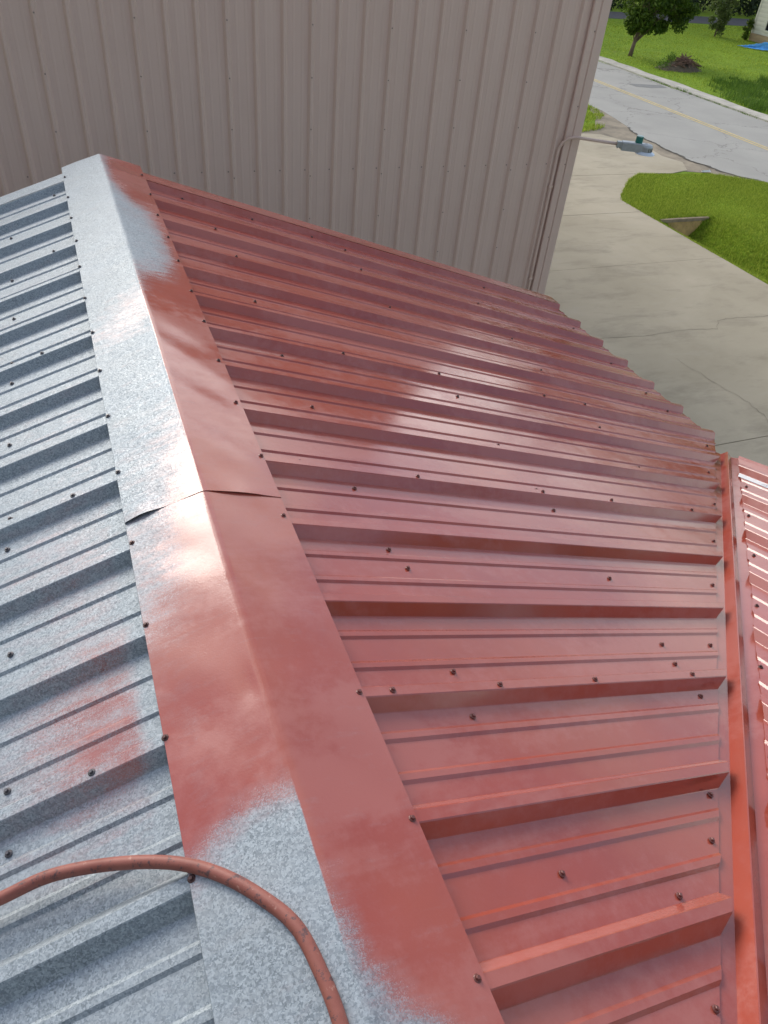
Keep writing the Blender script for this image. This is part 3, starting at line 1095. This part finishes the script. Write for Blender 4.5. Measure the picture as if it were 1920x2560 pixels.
mesh_obj('wall_panel', v, [(2 * i, 2 * i + 2, 2 * i + 3, 2 * i + 1) for i in range(len(wp2) - 1)], M['tan'], tan)
# corner trim: hem, broad face, return on the side wall
tp = [(6.005, WY - 0.004), (6.005, WY - 0.036), (6.018, WY - 0.044), (6.085, WY - 0.044), (6.095, WY - 0.036), (6.110, WY - 0.036), (6.118, WY - 0.050), (WX1 - 0.004, WY - 0.050), (WX1, WY - 0.046), (WX1, WY + 0.14), (WX1 - 0.012, WY + 0.14)]
v = [(x, y, z) for x, y in tp for z in (GZ + 0.01, WTOP)]
mesh_obj('corner_trim', v, [(2 * i, 2 * i + 2, 2 * i + 3, 2 * i + 1) for i in range(len(tp) - 1)], M['tan'], tan)
# side and back walls, roof
xleft = lap0
v = [(WX1 - 0.02, WY + 0.12, GZ), (WX1 - 0.02, WY + 14, GZ), (WX1 - 0.02, WY + 14, WTOP + 1.1), (WX1 - 0.02, WY + 0.12, WTOP), (xleft, WY + 14, GZ), (xleft, WY + 14, WTOP + 1.1), (xleft, WY, GZ), (xleft, WY, WTOP)]
mesh_obj('side_wall', v, [(0, 1, 2, 3), (1, 4, 5, 2), (4, 6, 7, 5)], M['tan'], tan)
MB().add([(xleft - 0.1, WY - 0.12, WTOP + 0.0), (WX1 + 0.1, WY - 0.12, WTOP + 0.0), (WX1 + 0.1, WY + 14.1, WTOP + 1.13), (xleft - 0.1, WY + 14.1, WTOP + 1.13),
          (xleft - 0.1, WY - 0.12, WTOP + 0.12), (WX1 + 0.1, WY - 0.12, WTOP + 0.12), (WX1 + 0.1, WY + 14.1, WTOP + 1.25), (xleft - 0.1, WY + 14.1, WTOP + 1.25)],
         [(3, 2, 1, 0), (4, 5, 6, 7), (0, 1, 5, 4), (1, 2, 6, 5), (2, 3, 7, 6), (3, 0, 4, 7)]).build('roof', M['tan'], tan)
# wall screws (specks at this distance)
mb = MB()


def wscrew(x, z, yoff):
    n = 6
    base = len(mb.v)
    for rr, dy in ((0.009, 0.0), (0.0075, 0.005)):
        for k in range(n):
            a = 2 * math.pi * k / n
            mb.v.append((x + rr * math.cos(a), WY - yoff - dy, z + rr * math.sin(a)))
    for k in range(n):
        a, b = base + k, base + (k + 1) % n
        mb.f.append((a, b, b + n, a + n))
    mb.f.append(tuple(base + n + k for k in range(n)))


for k in range(10):
    for z in [0.157 - 0.512 * j for j in range(-4, 8)]:
        wscrew(5.273 - 0.9144 * k, z + random.uniform(-.01, .01), HR * 1.12 + 0.002)
for k in range(-1, 28):
    for z in (-1.32, 0.9, -3.4):
        wscrew(5.273 + 0.3048 * 2 - 0.3048 * k - 0.058, z, 0.001)
for z in (-1.32, -0.62, 0.2, -2.3):
    wscrew(6.09, z, 0.046)
mb.build('wall_screws', M['tan_screw'], tan, kind='stuff')

# ------------------------------------------------------------------ yard light on its conduit
lt = thing('yard_light', 'grey yard light with teal photocell on a bent conduit arm at the tan building corner', 'light', (5.935, WY - 0.05, GZ))
cx, cy = 5.935, WY - 0.045
ad = Vector((0.897, -0.442, 0.0)).normalized()
path = [Vector((cx, cy, GZ + 0.03)), Vector((cx, cy, -2.5)), Vector((cx, cy, -1.165))]
R0 = 0.20
cc = Vector((cx, cy, -1.165))
for k in range(1, 11):
    th = math.pi / 2 * k / 10
    path.append(cc + ad * (R0 * (1 - math.cos(th))) + Vector((0, 0, R0 * math.sin(th))))
end = path[-1] + ad * 0.565 + Vector((0, 0, -0.02))
path.append(end)
MB().tube(path, 0.0195, 12).build('conduit', M['tan'], lt, smooth=True)
for z in (-1.6, -2.9):
    MB().box((cx - 0.03, WY - 0.066, z - 0.012), (cx + 0.03, WY - 0.004, z + 0.012)).build('pipe_strap', M['tan'], lt)
sd = ad.cross(Vector((0, 0, 1))).normalized()


def obox(mb, c, l0, l1, w, z0, z1, w1=None, ch=0.0):
    w1 = w if w1 is None else w1
    pts = []
    for l, ww in ((l0, w), (l1, w1)):
        for s, z in ((-ww, z0), (ww, z0), (ww, z1 - ch), (ww - ch, z1), (-ww + ch, z1), (-ww, z1 - ch)):
            pts.append(c + ad * l + sd * s + Vector((0, 0, z)))
    mb.add(pts, [(5, 4, 3, 2, 1, 0), (6, 7, 8, 9, 10, 11)] + [(i, (i + 1) % 6, 6 + (i + 1) % 6, 6 + i) for i in range(6)])
    return mb


c0 = path[-1]
mb = MB()
obox(mb, c0, -0.03, 0.035, 0.034, -0.036, 0.036, None, 0.008)
mb.build('clamp', M['fixture'], lt)
mb = MB()
for l in (-0.012, 0.018):
    q = c0 + ad * l - Vector((0, 0, 0.05))
    mb.tube([q, q + Vector((0, 0, 0.03))], 0.008, 6)
mb.build('clamp_bolts', M['fin'], lt)
mb = MB()
obox(mb, c0, 0.035, 0.27, 0.054, -0.062, 0.042, 0.060, 0.012)
obox(mb, c0, 0.27, 0.36, 0.060, -0.058, 0.040, 0.058, 0.020)
mb.build('housing', M['fixture'], lt)
mb = MB()
q = c0 + ad * 0.36 + Vector((0, 0, -0.05))
mb.lathe(q, [(0.080, 0.0), (0.083, 0.055), (0.070, 0.080), (0.03, 0.090)], 18)
mb.build('lamp_head', M['fixture'], lt, smooth=False)
mb = MB()
for k in range(9):
    a = -1.3 + 2.6 * k / 8
    dirv = ad * math.cos(a) + sd * math.sin(a)
    b = q + dirv * 0.074
    tn = dirv.cross(Vector((0, 0, 1)))
    mb.add([b - tn * 0.004 + Vector((0, 0, 0.004)), b + tn * 0.004 + Vector((0, 0, 0.004)), b + tn * 0.004 + dirv * 0.012 + Vector((0, 0, 0.004)), b - tn * 0.004 + dirv * 0.012 + Vector((0, 0, 0.004)),
            b - tn * 0.004 + Vector((0, 0, 0.055)), b + tn * 0.004 + Vector((0, 0, 0.055)), b + tn * 0.004 + dirv * 0.008 + Vector((0, 0, 0.055)), b - tn * 0.004 + dirv * 0.008 + Vector((0, 0, 0.055))],
           [(3, 2, 1, 0), (4, 5, 6, 7), (0, 1, 5, 4), (1, 2, 6, 5), (2, 3, 7, 6), (3, 0, 4, 7)])
mb.build('cooling_fins', M['fin'], lt)
MB().lathe(q - Vector((0, 0, 0.034)), [(0.115, 0.0), (0.130, 0.004), (0.126, 0.014), (0.095, 0.030), (0.080, 0.034)], 24).build('lens', M['lens'], lt, smooth=False)
q2 = c0 + ad * 0.245 + Vector((0, 0, 0.035))
pc = MB().lathe(q2, [(0.046, 0.0), (0.047, 0.02), (0.046, 0.082)], 18).build('photocell', M['cell'], lt)
MB().lathe(q2 + Vector((0, 0, 0.082)), [(0.046, 0.0), (0.044, 0.008), (0.02, 0.012)], 18).build('photocell_cap', M['celltop'], pc)

# ------------------------------------------------------------------ drain headwall
cu = thing('drain_headwall', 'stained concrete drain headwall sunk in the grass by the driveway', 'drain', (DX, DY, GZ - 0.6))
hw = [(12.18, -0.03), (13.55, -0.03), (13.55, -0.08), (12.95, -0.40), (12.62, -0.40), (12.18, -0.08)]
v = [(x, DY + d + 0.45 * min(0.0, z + 0.09), GZ + z) for d in (0.0, 0.14) for x, z in hw]      # leaning apron face
mesh_obj('headwall', v, [(0, 1, 2, 3, 4, 5), (11, 10, 9, 8, 7, 6)] + [(i, 6 + i, 6 + (i + 1) % 6, (i + 1) % 6) for i in range(6)], M['culvert'], cu)
MB().box((12.17, DY - 0.02, GZ - 0.075), (13.56, DY + 0.05, GZ - 0.004)).build('coping', M['culvert_cap'], cu)
tag(MB().add([(15.90, 15.66, GZ + 0.02), (16.18, 15.62, GZ + 0.03), (16.22, 15.72, GZ + 0.05), (15.95, 15.77, GZ + 0.03), (15.92, 15.67, GZ + 0.06), (16.18, 15.68, GZ + 0.07)],
             [(0, 1, 2, 3), (0, 1, 5, 4), (4, 5, 2, 3)]).build('paper_scrap', M['litter']), 'white scrap of paper on the dirt beside the lawn', 'litter')

# ------------------------------------------------------------------ grass


def in_poly(x, y, poly):
    c = np.zeros(len(x), bool)
    n = len(poly)
    for i in range(n):
        x0, y0 = poly[i]
        x1, y1 = poly[(i + 1) % n]
        cond = ((y0 > y) != (y1 > y)) & (x < (x1 - x0) * (y - y0) / (y1 - y0 + 1e-12) + x0)
        c ^= cond
    return c


def blades(name, poly, n, h0, h1, w, mat, label=None, seed=1, clump=0.0):
    r = np.random.default_rng(seed)
    px, py = [q[0] for q in poly], [q[1] for q in poly]
    X = r.uniform(min(px), max(px), n)
    Y = r.uniform(min(py), max(py), n)
    if clump:
        ncl = n // 60
        cxs, cys = r.uniform(min(px), max(px), ncl), r.uniform(min(py), max(py), ncl)
        k = r.integers(0, ncl, n)
        sel = r.random(n) < 0.7
        X = np.where(sel, cxs[k] + r.normal(0, clump, n), X)
        Y = np.where(sel, cys[k] + r.normal(0, clump, n), Y)
    ok = in_poly(X, Y, poly)
    X, Y = X[ok], Y[ok]
    n = len(X)
    Zb = ground_z(X, Y)
    patch = 0.75 + 0.35 * np.sin(X * 1.7 + np.sin(Y * 1.1) * 2) * np.sin(Y * 1.3 + 0.5)
    h = r.uniform(h0, h1, n) * patch
    a = r.uniform(0, 2 * np.pi, n)
    lean = r.uniform(0.1, 0.8, n) * h
    la = r.uniform(0, 2 * np.pi, n)
    ww = w * r.uniform(0.6, 1.4, n)
    b0 = np.stack([X - np.cos(a) * ww, Y - np.sin(a) * ww, Zb - 0.005], -1)
    b1 = np.stack([X + np.cos(a) * ww, Y + np.sin(a) * ww, Zb - 0.005], -1)
    tp_ = np.stack([X + np.cos(la) * lean, Y + np.sin(la) * lean, Zb + h], -1)
    o = tri_mesh(name, np.stack([b0, b1, tp_], 1), 3, mat, kind='stuff')
    o['label'] = label
    o['category'] = 'grass'
    return o


ISL = [(11.975, 3.5), (11.975, 13.85), (12.20, 14.2), (12.66, 14.69), (13.18, 15.25), (13.9, 15.77), (16.05, 15.58), (16.75, 15.1), (17.3, 14.7), (17.35, 3.5)]
blades('grass', ISL, 260000, 0.03, 0.085, 0.006, M['blade'], 'mown green grass around the drain headwall', 1)
VER = [(9, 19.7), (14.6, 19.72), (15.3, 19.95), (15.9, 20.3), (15.6, 20.9), (16.3, 21.2), (16.9, 21.8), (17.1, 22.6), (17.1, 30), (9, 30)]
blades('grass', VER, 70000, 0.05, 0.16, 0.009, M['blade'], 'grass patch beside the road past the driveway', 2, 0.12)
FAR = [(23.95, 10), (23.95, 34), (23.5, 45), (60, 45), (60, 10)]
blades('grass', FAR, 200000, 0.03, 0.08, 0.013, M['blade'], 'sunlit lawn under the trees across the road', 3)
LONG = [(24.0, 12), (24.0, 22), (24.1, 24), (24.25, 24.9), (24.5, 24.6), (24.7, 25.8), (25.0, 25.3), (25.3, 26.9), (25.8, 26.2), (26.4, 27.8), (27.1, 27.0), (27.9, 28.4), (28.6, 27.4), (29.6, 28.3), (31, 26.6), (36, 24), (36, 12)]
blades('long_grass', LONG, 60000, 0.08, 0.36, 0.012, M['longblade'], 'long unmown grass in the ditch beyond the kerb', 4, 0.22)
KW = [(23.0, 12), (23.0, 28), (23.2, 28), (23.22, 12)]
blades('kerb_weeds', KW, 2600, 0.03, 0.13, 0.010, M['longblade'], 'weeds in the crack between road and kerb', 5, 0.10)

# ------------------------------------------------------------------ trees and shrubs


def leaf_cloud(centres, radii, n, size, seed, flat=0.8):
    r = np.random.default_rng(seed)
    k = r.integers(0, len(centres), n)
    c = np.array(centres)[k]
    d = r.normal(size=(n, 3))
    d /= np.linalg.norm(d, axis=1)[:, None]
    rad = np.array(radii)[k] * r.uniform(0.05, 1.5, n) ** 0.6
    p = c + d * rad[:, None] * np.array([1, 1, flat])
    a = r.normal(size=(n, 3))
    a /= np.linalg.norm(a, axis=1)[:, None]
    b = np.cross(a, r.normal(size=(n, 3)))
    b /= np.linalg.norm(b, axis=1)[:, None]
    s = (size * r.uniform(0.6, 1.3, n))[:, None]
    return np.stack([p - a * s, p + b * s * 0.42, p + a * s, p - b * s * 0.42], 1)


def tree(name, label, cat, base, trunk, trad, lobes, nleaf, lsize, leafm, seed, limbs=(), extra=None):
    t = thing(name, label, cat, base)
    B = Vector(base)
    pts = [B + Vector(q) for q in trunk]
    MB().tube(pts, trad, 9).build('trunk', M['bark'], t, smooth=True)
    mb = MB()
    top = pts[-1]
    for i, (cxyz, rr) in enumerate(lobes):
        c = B + Vector(cxyz)
        s = pts[min(len(pts) - 1, 1 + i % max(1, len(pts) - 1))]
        mid = (s + c) / 2 + Vector((0, 0, 0.15))
        mb.tube([s, mid, c], [trad[-1] * 0.6, trad[-1] * 0.4, trad[-1] * 0.15], 5)
    mb.build('limbs', M['bark'], t)
    cen = [tuple(B + Vector(q)) for q, _ in lobes]
    lv = leaf_cloud(cen, [q for _, q in lobes], nleaf, lsize, seed)
    tri_mesh('crown', lv, 4, leafm, t)
    if extra:
        lv = leaf_cloud(cen, [q * 1.02 for _, q in lobes], extra[0], extra[1], seed + 9)
        tri_mesh('blossom', lv, 4, extra[2], t, kind='stuff')
    return t


rt = random.Random(5)
lob = []
for i in range(64):
    z = rt.uniform(1.3, 4.4)
    w = 1.5 * (1 - abs(z - 2.6) / 3.2)
    lob.append(((0.72 + rt.uniform(-w, w) + 0.15 * (z - 1.2), rt.uniform(-w, w), z), rt.uniform(0.24, 0.46)))
lob += [((-0.55, -0.2, 1.35), 0.28), ((-0.45, 0.0, 1.75), 0.30), ((0.0, 0.1, 1.25), 0.2), ((-0.25, 0.0, 1.05), 0.18), ((0.45, 0.0, 1.1), 0.2), ((1.2, 0, 1.2), 0.28)]
tree('young_tree', 'dark leafy tree with bare lower trunk on the lawn across the road', 'tree', (25.85, 32.93, GZ - 0.02),
     [(0, 0, 0), (0.05, 0, 0.5), (0.14, 0.02, 1.1), (0.35, 0.05, 2.0), (0.6, 0.1, 3.2)], [0.11, 0.085, 0.075, 0.06, 0.03], lob, 15000, 0.10, M['leaf1'], 21)
lob = [((rt.uniform(-.62, .62) * min(1, z) + 0.05 * z, rt.uniform(-.35, .35), z), rt.uniform(0.14, 0.26)) for z in [0.35 + 0.055 * i for i in range(54)]]
tree('sapling', 'small pale sapling with white flecks beside the white house', 'tree', (37.11, 40.18, GZ - 0.02),
     [(0, 0, 0), (0.03, 0, 0.6), (0.1, 0, 1.5), (0.15, 0, 2.8)], [0.05, 0.042, 0.03, 0.015], lob, 6500, 0.075, M['leaf2'], 31, extra=(330, 0.05, M['blossom']))
lob = [((rt.uniform(-.14, .14), rt.uniform(-.14, .14), z), rt.uniform(0.10, 0.17)) for z in [0.12 + 0.07 * i for i in range(14)]]
tree('house_shrub', 'narrow dark shrub at the corner of the white house', 'shrub', (38.65, 39.35, GZ - 0.02), [(0, 0, 0), (0, 0, 0.4), (0, 0, 0.8)], [0.03, 0.02, 0.01], lob, 900, 0.06, M['leaf1'], 41, extra=(120, 0.055, M['yleaf']))

# far wood
r = np.random.default_rng(77)
cen, rad = [], []
for i in range(560):
    if r.random() < 0.72:
        x, y = r.uniform(2, 105), r.uniform(53, 66)
    else:
        x, y = r.uniform(84, 100), r.uniform(-35, 53)
    hgt = 9.5 + 2.6 * math.sin(x * 0.21) + 2.2 * math.sin(x * 0.53 + y)
    cen.append((x, y, GZ + r.uniform(0.2, 1) ** 0.8 * hgt))
    rad.append(r.uniform(1.1, 2.4))
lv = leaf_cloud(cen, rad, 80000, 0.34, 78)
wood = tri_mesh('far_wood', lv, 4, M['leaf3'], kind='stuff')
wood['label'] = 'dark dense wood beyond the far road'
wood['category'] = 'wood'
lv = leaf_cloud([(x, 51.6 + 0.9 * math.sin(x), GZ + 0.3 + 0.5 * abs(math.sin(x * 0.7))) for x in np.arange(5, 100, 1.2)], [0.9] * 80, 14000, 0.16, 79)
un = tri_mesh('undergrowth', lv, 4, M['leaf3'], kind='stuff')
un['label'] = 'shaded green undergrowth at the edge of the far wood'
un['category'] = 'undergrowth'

# unseen trees, added behind the photographer to shade the side of the ribs that faces the camera
r = np.random.default_rng(177)
cen, rad = [], []
for i in range(170):
    x, y = r.uniform(-22, 24), r.uniform(-17, -10.5)
    hgt = 10.5 + 1.6 * math.sin(x * 0.4) + 1.2 * math.sin(x * 0.9 + y)
    cen.append((x, y, GZ + (0.08 + 0.92 * r.random()) * hgt))
    rad.append(r.uniform(1.0, 1.9))
for i in range(90):  # second unseen stand, added at the left to darken left-facing wall ribs
    x, y = r.uniform(-19, -12), r.uniform(-12, 2.5)
    hgt = 11 + 1.6 * math.sin(y * 0.6)
    cen.append((x, y, GZ + (0.08 + 0.92 * r.random()) * hgt))
    rad.append(r.uniform(1.0, 1.9))
lv = leaf_cloud(cen, rad, 52000, 0.26, 178)
shade_trees = tri_mesh('wood', lv, 4, M['leaf1'], kind='stuff')
shade_trees['label'] = 'unseen trees added behind the building to shade the ribs'
shade_trees['category'] = 'wood'

# brush pile
bp = thing('brush_pile', 'low pile of cut branches and soil on the lawn near the kerb', 'brush pile', (26.4, 30.0, GZ))
v, f = [], []
n1, n2 = 14, 7
for j in range(n2):
    for i in range(n1):
        a = 2 * math.pi * i / n1
        q = j / (n2 - 1)
        rr = (1.15 - q * 1.1)
        v.append((26.4 + rr * 1.1 * math.cos(a) + rt.uniform(-.06, .06), 30.0 + rr * 0.7 * math.sin(a) + rt.uniform(-.06, .06), GZ - 0.03 + 0.36 * (1 - (1 - q) ** 1.4) + rt.uniform(-.03, .03)))
for j in range(n2 - 1):
    for i in range(n1):
        f.append((j * n1 + i, j * n1 + (i + 1) % n1, (j + 1) * n1 + (i + 1) % n1, (j + 1) * n1 + i))
f.append(tuple((n2 - 1) * n1 + i for i in range(n1)))
mesh_obj('soil_mound', v, f, simple('pile_soil', (0.10, 0.08, 0.05), 0.95, 0, 0.4, 5, 0.6, 12), bp, smooth=True)
mb = MB()
for i in range(90):
    a, rr = rt.uniform(0, 6.28), rt.uniform(0, 0.75)
    c = Vector((26.55 + rr * math.cos(a), 29.9 + rr * 0.6 * math.sin(a), GZ + 0.12 + 0.32 * (1 - rr)))
    d = Vector((rt.uniform(-1, 1), rt.uniform(-1, 1), rt.uniform(-.3, .25))).normalized() * rt.uniform(0.15, 0.4)
    mb.tube([c - d, c + d], [0.022, 0.012], 4)
mb.build('branches', M['stick'], bp, kind='stuff')
lv = leaf_cloud([(25.9, 30.1, GZ + 0.25), (26.2, 30.4, GZ + 0.38), (25.4, 29.9, GZ + 0.12), (27.3, 30.0, GZ + 0.1)], [0.3, 0.22, 0.3, 0.35], 700, 0.05, 91)
tri_mesh('leaves', lv, 4, M['longblade'], bp, kind='stuff')

# ------------------------------------------------------------------ white house
hs = thing('white_house', 'white board sided house on raised footing at the edge of the lawn', 'house', (43, 34.5, GZ))
HX, HY0, HY1, HZ0 = 38.95, 30.0, 39.25, GZ + 0.40
bh = 0.215
nb = 14
WZ0, WZ1, WYa, WYb = GZ + 0.66, GZ + 2.1, 37.2, 38.30
bmesh_cache = {}
for k in range(nb):
    z0 = HZ0 + k * bh
    segs = [(HY0, HY1)] if (z0 + bh < WZ0 or z0 > WZ1) else [(HY0, WYa), (WYb, HY1)]
    for (ya, yb) in segs:
        key = (ya, yb)
        if key not in bmesh_cache:
            v = [(-0.030, ya, 0), (-0.012, ya, bh), (0.05, ya, bh), (0.05, ya, 0), (-0.030, yb, 0), (-0.012, yb, bh), (0.05, yb, bh), (0.05, yb, 0)]
            me = bpy.data.meshes.new('siding_board')
            me.from_pydata(v, [], [(0, 1, 2, 3), (7, 6, 5, 4), (0, 4, 5, 1), (1, 5, 6, 2), (2, 6, 7, 3), (3, 7, 4, 0)])
            me.materials.append(M['siding'])
            bmesh_cache[key] = me
        o = place('siding_board', bmesh_cache[key], hs)
        o.location = (HX, 0, z0)
MB().box((HX - 0.045, HY1 - 0.02, HZ0 - 0.02), (HX + 0.08, HY1 + 0.07, HZ0 + nb * bh)).build('corner_board', M['siding'], hs)
for k in range(2):
    MB().box((HX - 0.05 + 0.012 * k, HY0, HZ0 - 0.20 - 0.19 * k), (HX + 0.03, HY1 + 0.05, HZ0 - 0.015 - 0.19 * k)).build('skirt_board', M['skirt'], hs)
for y in (30.4, 33.2, 36.2, 38.9):
    MB().box((HX + 0.05, y, GZ - 0.05), (HX + 0.35, y + 0.3, HZ0 - 0.2)).build('pier', M['kerb'], hs)
wnd = MB().box((HX + 0.005, WYa, WZ0), (HX + 0.03, WYb, WZ1)).build('window', M['glass'], hs)
for lo, hi in (((HX - 0.05, WYa - 0.1, WZ0 - 0.1), (HX + 0.02, WYb + 0.1, WZ0)), ((HX - 0.05, WYa - 0.1, WZ1), (HX + 0.02, WYb + 0.1, WZ1 + 0.1)),
               ((HX - 0.048, WYa - 0.1, WZ0), (HX + 0.02, WYa, WZ1)), ((HX - 0.048, WYb, WZ0), (HX + 0.02, WYb + 0.1, WZ1))):
    MB().box(lo, hi).build('frame', M['siding'], wnd)
MB().box((HX + 0.06, HY0, HZ0 - 0.15), (HX + 7.5, HY1, HZ0 + nb * bh)).build('wall', M['siding'], hs)
zt = HZ0 + nb * bh
MB().add([(HX - 0.4, HY0 - 0.4, zt), (HX + 7.9, HY0 - 0.4, zt), (HX + 7.9, HY1 + 0.4, zt), (HX - 0.4, HY1 + 0.4, zt), (HX + 3.75, HY0 - 0.4, zt + 2.2), (HX + 3.75, HY1 + 0.4, zt + 2.2)],
         [(3, 2, 1, 0), (0, 4, 5, 3), (1, 2, 5, 4), (0, 1, 4), (2, 3, 5)]).build('roof', M['shingle'], hs)

# tarp
v, f = [], []
nu, nv = 30, 16
for j in range(nv):
    for i in range(nu):
        u, w = i / (nu - 1), j / (nv - 1)
        x = 36.0 + 1.9 * u + 0.15 * math.sin(6 * w)
        y = 36.75 - 1.9 * u + 0.85 * (w - 0.5) * (0.25 + u)
        hgt = max(0, (u - 0.22)) * 0.75 * math.sin(math.pi * min(1, max(0, w))) + 0.10 * math.sin(math.pi * w) * min(1, u * 5 + .2)
        hgt *= 1 + 0.35 * math.sin(14 * w + 6 * u) + 0.2 * math.sin(23 * u + 4 * w)
        v.append((x, y, GZ + 0.03 + hgt + rt.uniform(0, 0.035)))
f = [(j * nu + i, j * nu + i + 1, (j + 1) * nu + i + 1, (j + 1) * nu + i) for j in range(nv - 1) for i in range(nu - 1)]
tag(mesh_obj('tarp', v, f, M['tarp'], smooth=False), 'crumpled bright blue tarp on the grass in front of the house', 'tarp')
